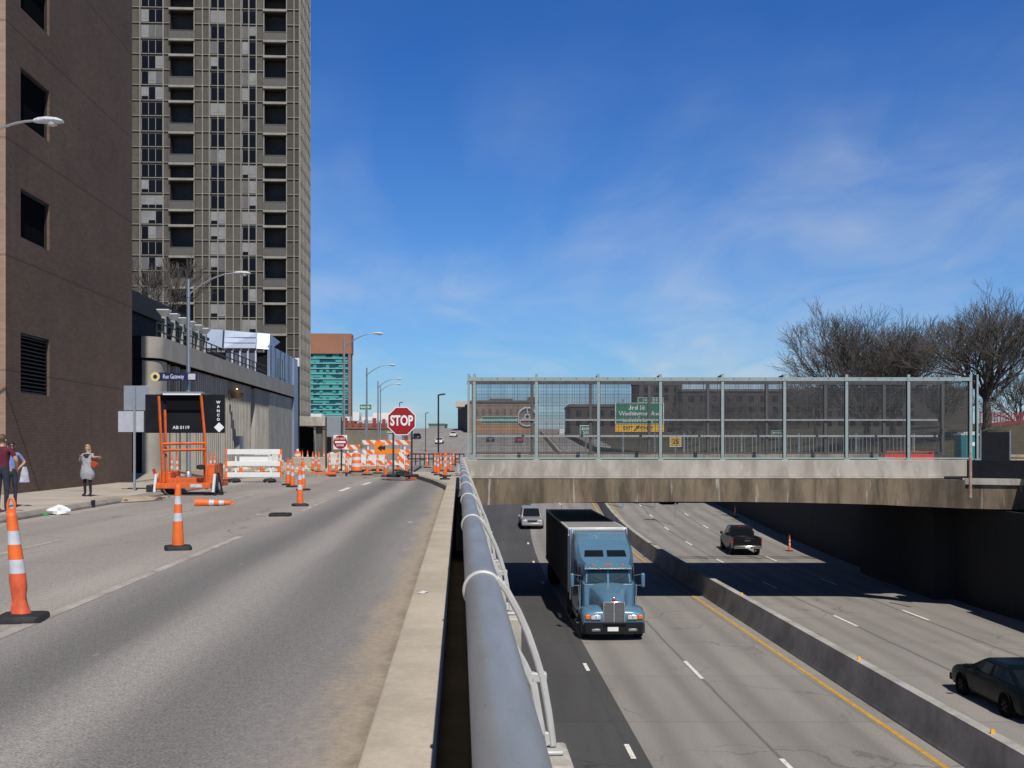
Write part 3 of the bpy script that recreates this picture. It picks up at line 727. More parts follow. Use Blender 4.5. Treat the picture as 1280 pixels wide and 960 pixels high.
for p in (168, 178.5, 207, 244.8, 255, 263.5, 274, 283.5, 293, 302.5, 312, 321.5, 330.6, 358.8, 368, 374.6):
    x = tl(p); B.b2(x - .085, x + .085, TS - .28, TS - .002, 8, ztop)
for k in range(KT, 26):
    z = tz(yk(k))
    for p0, p1 in ((100, 214.6), (245, 330.4), (359, 374.6)):
        B.b2(tl(p0), tl(p1), TS - .2, TS - .004, z - .06, z + .05)
B.build('mullion_grid', m_mull, tw, smooth=False)
random.seed(11)
for k in range(-2, 23):
    z1 = tz(yk(k)) - .42; z0 = tz(yk(k + 1)) + .2
    for p0, p1, n in ((180, 206, 3), (265, 282.5, 2), (304, 320.8, 2)):
        B = MB(); a, b = tl(p0), tl(p1); w_ = (b - a) / n
        mode = random.random()
        for i in range(n):
            r = random.random()
            mt = (0 if r < .15 else 1) if mode < .36 else (1 if r < .22 else (2 if r < .45 else 0))
            B.b2(a + i * w_ + .05, a + (i + 1) * w_ - .05, TS - .06, TS - .01, z0 + (.55 if mt == 0 else 0), z1, mt)
            if mt == 0: B.b2(a + i * w_ + .05, a + (i + 1) * w_ - .05, TS - .06, TS - .01, z0, z0 + .52, 0 if random.random() < .6 else 1)
        for i in range(n + 1): B.b2(a + i * w_ - .05, a + i * w_ + .05, TS - .10, TS - .012, z0, z1, 3)
        B.build('window', [m_curt, m_tglass, m_blind, m_mull], tw, smooth=False)
m_rail_t = M('balcony_railing', (.115, .108, .095), .6, .1, .1, 3)
for (p0, p1) in ((213.8, 245.2), (329.8, 359.2)):
    for a, b in zip(slabs, slabs[1:]):
        z = tz(yk(b)); B = MB(); x0, x1 = tl(p0), tl(p1)
        B.b2(x0, x1, TS - .55, TS + 1.8, z - .48, z - .08)
        bal = B.build('balcony', m_tconc, tw, smooth=False)
        if b - a > 1:
            B = MB(); B.b2(x0, x1, TS - .5, TS - .44, z + 1.35, z + 1.45)
            x = x0
            while x <= x1: B.b2(x - .03, x + .03, TS - .49, TS - .45, z - .08, z + 1.4); x += (x1 - x0) / 18
            B.b2(x0 + .1, x1 - .1, TS - .43, TS - .41, z, z + 1.25)
            B.build('railing', m_rail_t, bal, smooth=False)
            if random.random() < .7:
                xx = random.uniform(x0 + .7, x1 - 1.4); B = MB(); B.b2(xx, xx + 1.0, TS - .405, TS - .30, z, z + 1.15); B.build('screen', m_tglass, bal, smooth=False)

# ================================================================== podium building
PL = -17.5
po = thing('podium_building', 'low concrete podium with fluted street wall and rooftop pavilion before the tower', 'building', (0, 0, 0), ST)
PS0, PS1 = 65.0, 117.0
m_pconc = stained('podium_concrete', (.36, .335, .29), (.25, .23, .20), (.44, .42, .38), .35, .25, .6, .15)
m_flute = stained('fluted_concrete', (.40, .375, .32), (.25, .23, .19), (.50, .47, .42), .4, .3, .8, .1)
m_bluem = M('blue_white_metal', (.29, .35, .45), .42, .2, .10, .6); m_bluewall = M('blue_grey_metal', (.27, .32, .42), .42, .3, .12, .7)
B = MB(); B.b2(-46, PL - .75, PS0 + .3, PS1, 0, 7.9); B.build('core_wall', m_charcoal, po, smooth=False)
# fascia with a rounded corner
B = MB()
def rounded(r, off, z0, z1, mat=0):
    pts = []
    for i in range(9):
        a = -math.pi / 2 + math.pi / 2 * i / 8; pts.append((PL - r + (r + off) * math.cos(a), PS0 + r + (r + off) * math.sin(a)))
    poly = [(-46, PS0 - off)] + pts + [(PL + off, PS1), (PL - 1.2, PS1), (PL - 1.2, PS0 + 1.3), (-46, PS0 + 1.3)]
    B.prism(poly, z0, z1, mat)
rounded(.9, .15, 6.76, 8.0)
B.build('fascia', m_pconc, po, ang=25)
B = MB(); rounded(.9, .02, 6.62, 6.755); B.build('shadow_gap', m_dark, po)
B = MB()
pts = [(PL - .9 + .9 * math.cos(-math.pi / 2 + math.pi / 2 * i / 8), PS0 + .9 + .9 * math.sin(-math.pi / 2 + math.pi / 2 * i / 8)) for i in range(9)]
B.prism([(-22.2, PS0)] + pts + [(PL, PS0 + 1.9), (PL - .8, PS0 + 1.9), (PL - .8, PS0 + .8), (-22.2, PS0 + .8)], 0, 6.62); B.build('corner_column', m_pconc, po, ang=25)
B = MB(); B.b2(-46, -22.2, PS0 + .05, PS0 + .3, 0, 6.62); B.b2(-22.3, -18.42, PS0 - .03, PS0 + .1, 0, 6.62); B.b2(-46, -18.42, PS0 - .18, PS0 - .16, 6.74, 8.02); B.build('front_shade_panel', m_charcoal, po, smooth=False)  # charcoal sheets put the brick building's shadow into colour, up to its edge
B = MB(); B.b2(PL - .74, PL - .62, PS0 + 1.9, 74.5, 0, 6.62); B.build('glazing', m_glass, po, smooth=False)
B = MB()
for s in (67.6, 68.3, 70.0, 70.7, 72.6, 73.4): B.b2(PL - .6, PL - .25, s, s + .32, 0, 6.62)
B.build('fins', m_flute, po, smooth=False)
B = MB(); s = 74.6
while s < 103:
    if not 94.2 < s < 96.2:
        w_ = .42; B.prism([(PL - .7, s), (PL - .12, s + .10), (PL - .12, s + .36), (PL - .7, s + .46)], 0, 6.62); 
    s += .62
B.b2(PL - .74, PL - .62, 74.5, 94.2, 0, 6.62); B.b2(PL - .74, PL - .62, 96.4, 103, 0, 6.62); B.b2(PL - .7, PL - .1, 103, PS1, 0, 6.62)
B.build('fluted_wall', m_flute, po, smooth=False)
B = MB(); B.b2(PL - .72, PL - .60, 94.2, 96.4, 0, 6.62); B.build('dark_slot', m_dark, po, smooth=False)
B = MB(); B.b2(PL - .12, PL + .25, 87.5, 89.2, .3, 2.4); B.build('utility_cabinet', M('cabinet_grey', (.28, .30, .32), .5, .2), po)
B = MB(); B.lathe([(0.02, -.55), (.38, -.45), (.52, -.1), (.50, .2), (.34, .44), (.02, .55)], (PL + .55, 85.0, 5.7), 16); B.b2(PL - .2, PL + .2, 84.9, 85.1, 5.6, 5.8)
B.build('globe_lamp', M('bronze_globe', (.16, .11, .07), .2, .6), po)
# roof railing
B = MB()
for z in (8.45, 8.95): B.tube([(PL - .35, PS0 + 1, z), (PL - .35, 103, z)], .045, 6)
s = PS0 + 1
while s < 103: B.tube([(PL - .35, s, 8.0), (PL - .35, s, 8.95)], .04, 6); s += 1.6
B.build('roof_railing', m_blackp, po)
# dark roof canopy near the corner
B = MB(); B.b2(-34, -20.6, 69.5, 84, 10.2, 11.5); B.b2(-34, -20.9, 71, 84, 7.9, 10.2); B.build('roof_canopy', M('dark_canopy', (.018, .019, .021), .8), po)
# pergola: posts with white triangular caps
for i in range(6):
    s = 71.6 + i * 2.25; L = -18.9
    B = MB(); B.b2(L - .14, L + .14, s - .14, s + .14, 7.9, 9.9)
    c_ = B.build('pergola_post', M('pergola_post_paint', (.36, .34, .31), .6) if i == 0 else bpy.data.materials['pergola_post_paint'], po)
    B = MB(); B.loft([[(L - .12, s - .12, 9.9), (L + .12, s - .12, 9.9), (L + .12, s + .12, 9.9), (L - .12, s + .12, 9.9)], [(L - .38, s - .38, 10.3), (L + .38, s - .38, 10.3), (L + .38, s + .38, 10.3), (L - .38, s + .38, 10.3)]])
    B.b2(L - .38, L + .38, s - .38, s + .38, 10.3, 10.36); B.build('cap', m_white, c_, smooth=False)
B = MB(); B.b2(-19.0, -18.8, 71, 84, 9.55, 9.75); B.build('pergola_beam', m_blackp, po)
# pavilion
pv = MB(); pv.b2(-23.8, PL - .35, 103.8, PS1, 7.9, 10.35); pavi = pv.build('roof_pavilion', m_charcoal, po, smooth=False)
B = MB()
B.loft([[(-21.8, 103.3, 10.7), (-18.9, 103.3, 10.7), (-18.9, 104.0, 10.7), (-21.8, 104.0, 10.7)], [(-21.9, 104.2, 12.45), (-18.9, 104.2, 12.2), (-18.9, 110, 12.2), (-21.9, 110, 12.45)]])
for z in (.33, .66): B.b2(-21.8, -18.95, 103.3 + .9 * z - .06, 103.35 + .9 * z, 10.7 + 1.6 * z - .03, 10.7 + 1.6 * z + .01, 1)
B.build('roof_sheet', [m_bluem, m_bluewall], pavi, smooth=False)
B = MB(); B.loft([[(-23.7, 103.5, 10.7), (-22.0, 103.4, 10.7), (-22.0, 104.2, 10.7), (-23.7, 104.3, 10.7)], [(-23.9, 104.4, 12.6), (-22.1, 104.3, 12.5), (-22.1, 110, 12.5), (-23.9, 110, 12.6)]])
B.build('roof_sheet', m_bluem, pavi, smooth=False)
B = MB(); B.loft([[(-18.82, 103.2, 10.65), (-17.7, 103.45, 10.6), (-17.7, 104.2, 10.6), (-18.82, 104.0, 10.65)], [(-18.85, 104.0, 12.2), (-17.7, 104.1, 12.1), (-17.7, 110, 11.9), (-18.85, 110, 12.1)]])
B.build('roof_sheet', m_bluem, pavi, smooth=False)
for i in range(4):
    a = -21.7 + i * .72; B = MB(); B.b2(a, a + .66, 103.62, 103.78, 8.0, 10.5); g_ = B.build('window', M('pavilion_glass', (.13, .145, .19), .15) if i == 0 else bpy.data.materials['pavilion_glass'], pavi, smooth=False)
    B = MB(); B.b2(a + .55, a + .70, 103.5, 103.62, 8.0, 10.5); B.build('mullion', m_refl, g_, smooth=False)
B = MB(); B.b2(PL - .34, PL - .10, 103.5, PS1 + .2, 8.0, 11.0)
for i in range(5): B.b2(PL - .10, PL - .07, 104 + i * 2.7, 104.08 + i * 2.7, 8.0, 11.0, 1)
B.build('blue_side_wall', [m_bluewall, m_charcoal], po, smooth=False)
B = MB(); B.b2(PL - .09, PL - .05, 108, 112.6, 8.3, 10.2)
for i in range(4): B.b2(PL - .05, PL - .02, 108.1 + i * 1.45, 108.35 + i * 1.45, 8.3, 10.2, 1)
B.build('side_window', [m_tglass, m_bluem], po, smooth=False)
B = MB(); B.b2(PL - .5, PL + .1, PS1 + .21, PS1 + 3.8, 0, 10.9); B.b2(PL + .1, PL + .16, PS1 + 3.2, PS1 + 3.8, 0, 10.9, 1); B.build('end_wall', [m_bluewall, m_charcoal], po, smooth=False)
B = MB(); B.b2(PL - .2, PL + .25, PS1 + 2.8, PS1 + 3.4, 10.2, 11.1); B.build('white_roof_box', m_white, po)
cn = thing('entrance_canopy', 'flat concrete entrance canopy jutting out beyond the podium', 'canopy', (0, 0, 0), ST)
B = MB(); B.b2(-24, -15.0, 128, 140, 3.9, 5.0); B.build('canopy_slab', m_conc, cn, bevel=.05)
for s in (129, 138): 
    B = MB(); B.b2(-16.6, -15.9, s - .3, s + .3, 0, 3.9); B.build('column', m_dkconc, cn)
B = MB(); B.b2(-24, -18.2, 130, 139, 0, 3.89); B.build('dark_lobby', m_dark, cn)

# ================================================================== teal glass tower far behind
tt = thing('office_tower', 'teal glass office tower with a brown brick crown far behind', 'building', (0, 0, 0), ST)
Yt = 350; mp = Yt / F
def ft(px): return (px - CX) * mp + .0479 * Yt
m_teal = cells_mat('teal_glass', 1.0, .8, (.07, .37, .35), (.015, .085, .11), .62)
z_ = lambda py: EYE + (HY - py) * mp
B = MB(); B.b2(ft(330), ft(439), Yt, Yt + 5, z_(521), z_(443)); B.build('glass_body', m_teal, tt, smooth=False)
B = MB(); B.prism([(ft(330), Yt - .6), (ft(440.5), Yt - .6), (ft(440.5), Yt + 6), (ft(330), Yt + 6)], z_(443), z_(418)); B.build('brick_crown', M('crown_brick', (.33, .155, .095), .9, 0, .1, .2), tt, smooth=False)
B = MB(); B.b2(ft(436.5), ft(439.6), Yt - .5, Yt + 5, 0, z_(443)); B.build('corner_pier', M('pier_brick', (.28, .17, .13), .9), tt, smooth=False)
B = MB()
for r in range(12): z = z_(519.5 - r * 6.4); B.b2(ft(330), ft(435.5), Yt - .25, Yt - .13, z, z + .35)
B.build('floor_bands', M('pale_teal_band', (.22, .42, .42), .4), tt, smooth=False)
B = MB(); B.b2(ft(330), ft(440), Yt - .4, Yt + 25, z_(526), z_(521)); B.b2(ft(330), ft(438), Yt, Yt + 25, 0, z_(526.2), 1); B.build('base', [m_white, m_charcoal], tt, smooth=False)

# ================================================================== things beyond the bridge
def boxbld(name, label, cat, Y, px0, px1, py0, depth, mat, zb=-3.0, extra=None, rz=0.0):
    b = thing(name, label, cat, (0, Y, 0), rz); m_ = Y / F
    B = MB(); B.b2((px0 - CX) * m_, (px1 - CX) * m_, 0, depth, zb, EYE + (HY - py0) * m_); B.build('wall', mat, b, smooth=False)
    B = MB(); B.b2((px0 - CX) * m_ - .3, (px1 - CX) * m_ + .3, -.3, depth + .3, EYE + (HY - py0) * m_, EYE + (HY - py0) * m_ + .6); B.build('roof_edge', m_dkconc, b, smooth=False)
    return b, m_
m_ware = stained('warehouse_brick', (.30, .20, .15), (.19, .13, .10), (.36, .26, .20), .4, .3, .15, .2)
m_ware2 = M('dark_warehouse_side', (.050, .036, .031), .9, 0, .2, .2)
wh, mw = boxbld('warehouse', 'long brown brick warehouse with a dark end wall beyond the bridge', 'building', 330, 587, 672, 503, 40, m_ware, 0)
B = MB(); B.quad(((587 - CX) * mw, -.02, 0), ((561 - CX) * mw, 55, 0), ((561 - CX) * mw, 55, 15.0), ((587 - CX) * mw, -.02, 14.4)); B.build('dark_end_wall', m_ware2, wh, smooth=False)
B = MB(); B.b2((590 - CX) * mw, (671 - CX) * mw, -.12, -.03, 3, EYE + (HY - 529) * mw); B.build('orange_base_band', M('orange_brick', (.38, .21, .12), .9, 0, .2, .3), wh, smooth=False)
B = MB(); B.b2((611 - CX) * mw, (641 - CX) * mw, 6, 16, 14.6, EYE + (HY - 497) * mw); B.b2((660 - CX) * mw, (672 - CX) * mw, 1, 10, 14.6, EYE + (HY - 496) * mw); B.build('roof_block', M('roof_brick', (.17, .11, .10), .9), wh, smooth=False)
B = MB(); B.b2((565 - CX) * mw, (588 - CX) * mw, 20, 50, 14.0, EYE + (HY - 498) * mw); B.build('roof_block', M('pale_roof', (.5, .46, .40), .8), wh, smooth=False)
for i in range(9):
    x = (594 + i * 8.6 - CX) * mw; B = MB(); B.b2(x, x + .9, -.1, -.03, 10.8, 12.6); B.build('window', m_dkconc, wh, smooth=False)
B = MB(); B.lathe([(2.5, -.02), (3.0, -.02), (3.0, .25), (2.5, .25)], ((659 - CX) * mw, -.5, EYE + (HY - 521) * mw), 24, 'Y', caps=False)
B.lathe([(.5, -.02), (1.0, -.02), (1.0, .25), (.5, .25)], ((659 - CX) * mw, -.5, EYE + (HY - 521) * mw), 16, 'Y', caps=False)
for a in (90, 210, 330): B.tube([((659 - CX) * mw + math.cos(rad(a)) * .9, -.4, EYE + (HY - 521) * mw + math.sin(rad(a)) * .9), ((659 - CX) * mw + math.cos(rad(a)) * 2.7, -.4, EYE + (HY - 521) * mw + math.sin(rad(a)) * 2.7)], .3, 6)
B.build('round_emblem', m_refl, wh)
m_db = M('dark_brown_block', (.060, .048, .042), .9, 0, .3, .12); m_db2 = M('grey_brown_block', (.075, .062, .054), .9, 0, .3, .12)
def winrow(b, m_, Y, px0, px1, rows, n, mat):
    for py in rows:
        for i in range(n):
            x = (px0 + (px1 - px0) * (i + .3) / n - CX) * m_; B = MB(); B.b2(x, x + (px1 - px0) / n * .45 * m_, -.09, -.02, EYE + (HY - py) * m_ - 1.0, EYE + (HY - py) * m_ + .6); B.build('window', mat, b, smooth=False)
b, m_ = boxbld('loft_building', 'low dark loft building seen through the bridge fence', 'building', 300, 713, 832, 508, 30, m_db, 0); winrow(b, m_, 300, 716, 830, (516, 528), 8, m_tglass)
b, m_ = boxbld('brick_tower', 'dark brown block standing highest behind the green exit sign', 'building', 320, 799, 853, 478, 20, m_db2, 0); winrow(b, m_, 320, 801, 851, (486, 496), 4, m_tglass)
b, m_ = boxbld('office_block', 'wide dark brown block behind the right half of the fence', 'building', 310, 853, 1010, 489, 30, m_db, 0); winrow(b, m_, 310, 856, 1006, (498, 511, 524), 10, m_tglass)
b, m_ = boxbld('brown_building', 'brown building behind the bare trees at the right', 'building', 330, 1011, 1216, 487, 30, m_db2, 0); winrow(b, m_, 330, 1014, 1146, (505, 516, 528), 9, m_tglass)
b, m_ = boxbld('low_building', 'small pale building at the far end of the highway left of the warehouse', 'building', 520, 536, 556, 531, 20, M('pale_green_wall', (.22, .27, .24), .9), 4)
# elevated deck with red and white railings behind the street lamps
dk = thing('elevated_deck', 'elevated brown deck with red railings and white tents behind the street lamps', 'deck', (0, 260, 0)); m_ = 260 / F
B = MB(); B.b2((378 - CX) * m_, (505 - CX) * m_, 0, 10, 0, EYE + (HY - 536) * m_); B.build('wall', M('deck_wall', (.20, .17, .13), .9, 0, .2, .3), dk, smooth=False)
B = MB(); B.b2((378 - CX) * m_, (505 - CX) * m_, -.2, 0, EYE + (HY - 536) * m_, EYE + (HY - 529) * m_); B.build('lower_band', M('brown_band', (.22, .10, .07), .9, 0, .4, .5), dk, smooth=False)
random.seed(3); x = 380
while x < 503:
    B = MB(); w_ = random.uniform(2, 5); B.b2((x - CX) * m_, (x + w_ - CX) * m_, -.3, -.2, EYE + (HY - 533) * m_, EYE + (HY - random.uniform(522, 528)) * m_); x += w_ + random.uniform(1, 6)
    B.build('red_panel', bpy.data.materials['dull_red'] if 'dull_red' in bpy.data.materials else M('dull_red', (.30, .040, .03), .7), dk, smooth=False)
for a, b_, c_ in ((383, 402, 517), (441, 449, 515), (452, 466, 521), (466, 489, 516), (406, 437, 521)): B = MB(); B.b2((a - CX) * m_, (b_ - CX) * m_, -.1, 4, EYE + (HY - 526) * m_, EYE + (HY - c_) * m_); B.build('white_tent', m_white, dk, smooth=False)
# ================================================================== bare trees
m_bark = M('bark', (.075, .060, .048), .95, 0, .3, 6); m_twig = M('twigs', (.105, .090, .078), .95, 0, .25, 3)
def bare_tree(label, loc, h, spread, seed, r0=.28, trunk=.25, levels=6, name='bare_tree', first=6, up=.55, minr=.011, group=None):
    rnd = random.Random(seed); t = thing(name, label, 'tree', loc, rnd.uniform(0, 6), group)
    T = MB(); C = MB()
    th = h * trunk
    T.tube([(0, 0, -.3), (0, 0, .05), (.03, .02, th * .5), (.0, .05, th)], [r0 * 1.45, r0 * 1.12, r0, r0 * .9], 9)
    def grow(p, d, ln, r, lv):
        n = 3; pts = [p]; q = p.copy(); dd = d.copy()
        for i in range(n):
            dd = (dd + Vector((rnd.gauss(0, .12), rnd.gauss(0, .12), rnd.gauss(.035, .08)))).normalized(); q = q + dd * ln / n; pts.append(q)
        r1 = max(minr * .8, r * .66)
        B = T if lv <= 1 else C
        B.tube(pts, [max(minr, r + (r1 - r) * i / n) for i in range(n + 1)], 5 if lv < 2 else (4 if lv < 4 else 3), caps=False)
        if lv >= levels: return
        k = (4 if lv < 3 else 3) if lv < levels - 1 else 4
        for i in range(k):
            ax = Vector((rnd.gauss(0, 1), rnd.gauss(0, 1), rnd.gauss(0, 1))).cross(dd).normalized()
            a = rnd.uniform(.25, .75) if i else rnd.uniform(.05, .25)
            nd = (Matrix.Rotation(a, 3, ax) @ dd); nd = (nd + Vector((0, 0, .06))).normalized()
            st = pts[-1] if i == 0 or lv == 0 else pts[1 + (i + rnd.choice((0, 1))) % 3]
            grow(st, nd, ln * rnd.uniform(.66, .82), r1 * rnd.uniform(.70, .92), lv + 1)
    base = Vector((0, .05, th)); ln = (h - th) * .33
    for i in range(first):
        a = 2 * math.pi * i / first + rnd.uniform(-.4, .4); out = rnd.uniform(.35, 1.0) * spread
        d = Vector((math.cos(a) * out, math.sin(a) * out, up + rnd.uniform(0, .5))).normalized()
        grow(base + Vector((0, 0, -rnd.uniform(0, th * .3))), d, ln * rnd.uniform(.85, 1.1), r0 * .46, 1)
    T.build('trunk', m_bark, t); C.build('crown', m_twig, t, smooth=False); return t
def at(px, py, Y): return P(px, py, Y)
bare_tree('largest bare tree on the grass bank at the right edge', (at(1234, 531, 85).x, 85, 3.2), 10.9, .95, 21, .30, .22, 6, first=12)
bare_tree('broad bare tree rising behind the right half of the bridge fence', (at(1084, 0, 96).x, 96, 1.8), 12.8, 1.05, 33, .30, .16, 6, first=13)
bare_tree('bare tree with a round crown between the broad tree and the largest tree', (at(1116, 0, 99).x, 99, 2.2), 11.2, .55, 47, .27, .2, 6, first=9)
spots = [(1178, 112, 7.5, 'thin bare tree left of the largest tree trunk'), (1272, 118, 8, 'thin bare tree right of the largest tree trunk'), (905, 150, 9.5, 'bare tree behind the middle of the fence, left of the trees on the bank'),
         (960, 140, 6.6, 'bare tree just left of the broad tree behind the fence'), (1020, 118, 7.2, 'bare tree at the left flank of the broad tree'), (860, 175, 10, 'bare tree right of the green exit sign')]
for i, (px, Y, h, lb) in enumerate(spots):
    bare_tree(lb, (at(px, 0, Y).x, Y, .6 if Y > 119 else 2.5), h, 1.0, 60 + i, .18, .2, 5, first=8, minr=.016, group='bare trees behind the fence')
t_ = bare_tree('small bare tree on the podium roof behind the street lamp', (at(206, 0, 86).x, 86, 7.9), 9.6, .75, 90, .12, .35, 5, first=5, minr=.014)

# ================================================================== street lamps
def lamp(label, X, Y, hgt=9.6, arm=2.75, z0=0.0, group='cobra head street lamps'):
    t = thing('street_lamp', label, 'street lamp', (X, Y, z0), 0, group)
    B = MB(); B.tube([(0, 0, 0), (0, 0, hgt)], [.115, .075], 14); B.lathe([(.19, 0), (.19, .05), (.15, .35), (.12, .40)], seg=14); B.build('pole', m_galv, t)
    B = MB(); pts = []
    for i in range(9):
        u = i / 8; pts.append((arm * u * .82, 0, hgt - .75 + 1.05 * math.sin(u * math.pi / 2) ** .9))
    B.tube(pts, [.045 - .012 * i / 8 for i in range(9)], 8); B.lathe([(.10, -.12), (.10, .12)], (0, 0, hgt - .75), 10); B.build('arm', m_galv, t)
    B = MB(); x0 = arm * .80; z = hgt + .30
    def ring(x, w_, hh, dz): return [(x, w_ * math.cos(a), z + dz + hh * math.sin(a)) for a in [2 * math.pi * j / 12 for j in range(12)]]
    B.loft([ring(x0, .05, .05, 0), ring(x0 + .12, .10, .08, .01), ring(x0 + .35, .15, .10, .01), ring(x0 + .62, .15, .085, 0), ring(x0 + .78, .08, .04, -.02)])
    hd = B.build('lamp_head', m_refl, t)
    B = MB(); B.lathe([(.13, 0), (.11, -.06), (.02, -.10)], (x0 + .5, 0, z - .06), 12); B.build('lens', M('lamp_lens', (.6, .6, .58), .2) if 'lamp_lens' not in bpy.data.materials else bpy.data.materials['lamp_lens'], hd)
    return t
def on(px, Y): return (px - CX) / F * Y
lamp('grey street lamp whose head reaches in over the brick wall at the left edge', on(68, 29.5) - 2.75, 29.5, 10.05, 2.75)
lamp('grey street lamp carrying the blue street name sign', on(235.5, 53), 53, 9.65)
lamp('grey street lamp just left of the do not enter sign, second tallest on the street', on(430, 83), 83, 9.8)
lamp('grey street lamp between the teal tower and the stop sign', on(458.5, 114), 114, 9.7)
lamp('grey street lamp next behind, left of the stop sign', on(472.5, 136), 136, 9.6)
lamp('faintest and farthest grey street lamp left of the stop sign', on(475.5, 158), 158, 10.2)
# small square-headed lamp posts
def slim(label, px, Y, ptop, z0=0):
    X = on(px, Y); zt = EYE + (HY - ptop) * Y / F; t = thing('lamp_post', label, 'lamp post', (X, Y, z0), 0, 'slim black lamp posts')
    B = MB(); B.tube([(0, 0, 0), (0, 0, zt - z0)], .075, 8); B.lathe([(.16, 0), (.16, .3), (.08, .4)], seg=8); B.build('pole', m_blackp, t)
    B = MB(); B.box((.35, 0, zt - z0), (.55, .34, .13), 0, 0, 0, -.15); B.build('lamp_head', m_blackp, t, bevel=.02)
slim('slim black lamp post standing behind the island cones', 548, 100, 493)
slim('far slim lamp post at the crest of the road', 532, 230, 516, hz(230)); slim('small black lamp post right behind the top of the stop sign', 499.5, 200, 503)

# ================================================================== signs
def oct_(r): return [(r * math.cos(rad(22.5 + 45 * i)), r * math.sin(rad(22.5 + 45 * i))) for i in range(8)]
def stop_sign():
    g = G(502, 596.5, .15); m_ = g.y / F; t = thing('stop_sign', 'red octagonal stop sign on two dark posts on the traffic island', 'sign', g)
    zc = (596.5 - 526.3) * m_ ; r = 17.6 * m_ / math.cos(rad(22.5))
    B = MB(); B.prism_y([(x, zc + z) for x, z in oct_(r)], -.012, .0, 1); B.prism_y([(x, zc + z) for x, z in oct_(r * .94)], -.016, -.0125, 0); f_ = B.build('sign_face', [m_red, m_signw], t, smooth=False)
    text('STOP', .66, m_signw, f_, 'lettering', (0, -.019, zc), sx=.68, bold=.022)
    for px in (491.5, 514.5):
        x = (px - 502) * m_; B = MB(); B.b2(x - .045, x + .045, .02, .08, .0, zc + .05); B.build('post', M('dark_post', (.045, .04, .035), .7, .2) if 'dark_post' not in bpy.data.materials else bpy.data.materials['dark_post'], t)
        B = MB(); B.prism([(x + .34 * math.cos(a) * 1, .05 + .28 * math.sin(a)) for a in [2 * math.pi * i / 10 for i in range(10)]], -.0, .14); B.build('base_weight', m_black, t, bevel=.03)
    return t
stop_sign()
def dne():
    g = G(417, 588.5, .15); m_ = g.y / F; t = thing('do_not_enter_sign', 'white square do not enter sign with red disc on a grey sign frame', 'sign', g)
    z = lambda py: (588.5 - py) * m_; x = lambda px: (px - 417) * m_
    dp = bpy.data.materials['dark_post']
    for px in (407.5, 426.6): B = MB(); B.b2(x(px) - .05, x(px) + .05, .02, .09, 0, z(521)); B.build('post', dp, t)
    B = MB(); B.b2(x(408.5), x(426), .0, .02, z(546), z(521)); B.build('grey_panel', m_signback, t)
    B = MB(); B.b2(x(417), x(434), -.04, -.02, z(561.5), z(543.8)); s_ = B.build('sign_plate', m_signw, t)
    cx, cz = x(425.5), z(552.6)
    B = MB(); B.lathe([(.0, -.052), (.40, -.052), (.40, -.042), (0, -.042)], (cx, 0, cz), 32, 'Y', caps=False); B.build('red_disc', m_red, s_)
    B = MB(); B.b2(cx - .31, cx + .31, -.058, -.053, cz - .06, cz + .06); B.build('white_bar', m_signw, s_)
    text('DO NOT', .15, m_signw, s_, 'lettering', (cx, -.055, cz + .20), bold=.003); text('ENTER', .15, m_signw, s_, 'lettering', (cx, -.055, cz - .20), bold=.003)
dne()
def blank_signs():
    g = G(168, 613.5, .12); m_ = g.y / F; t = thing('sign_post', 'thin grey post with two blank square sign backs on the sidewalk', 'sign', g)
    z = lambda py: (613.5 - py) * m_; x = lambda px: (px - 168) * m_
    B = MB(); B.b2(-.035, .035, -.02, .04, 0, z(483)); B.build('post', m_galv, t)
    B = MB(); B.b2(x(154), x(186), .05, .065, z(513), z(482)); B.build('sign_back', m_signback, t, bevel=.004, label='upper square sign back of blue grey metal')
    B = MB(); B.b2(x(147), x(179), .05, .065, z(540), z(514)); B.build('sign_back', M('pale_sign_back', (.52, .53, .57), .45, .3), t, bevel=.004, label='lower pale sign back')
blank_signs()
def street_name():
    Y = 52.7; m_ = Y / F; t = thing('street_name_sign', 'long dark blue street name sign with a yellow roundel on the lamp pole', 'sign', (on(235.5, Y), Y, EYE + (HY - 471) * m_))
    x = lambda px: (px - 235.5) * m_
    B = MB(); B.b2(x(194), x(247), -.10, -.08, -.20, .20); p_ = B.build('sign_plate', m_navy, t)
    B = MB(); B.lathe([(0, -.125), (.22, -.125), (.22, -.105), (0, -.105)], (x(195), 0, 0), 20, 'Y', caps=False); r_ = B.build('roundel', M('pale_yellow', (.75, .68, .25), .5), t)
    B = MB(); B.lathe([(0, -.135), (.10, -.135), (.10, -.126), (0, -.126)], (x(195), 0, 0), 14, 'Y', caps=False); B.build('roundel_mark', m_navy, r_)
    text('Rue Gateway', .30, m_signw, p_, 'lettering', (x(217.5), -.103, 0), sx=.62)
    B = MB(); B.b2(x(236), x(245), -.12, -.102, -.14, .14); B.build('small_plate', m_refl, t); B = MB(); B.box((0, -.04, 0), (.26, .1, .12)); B.build('bracket', m_galv, t)
street_name()
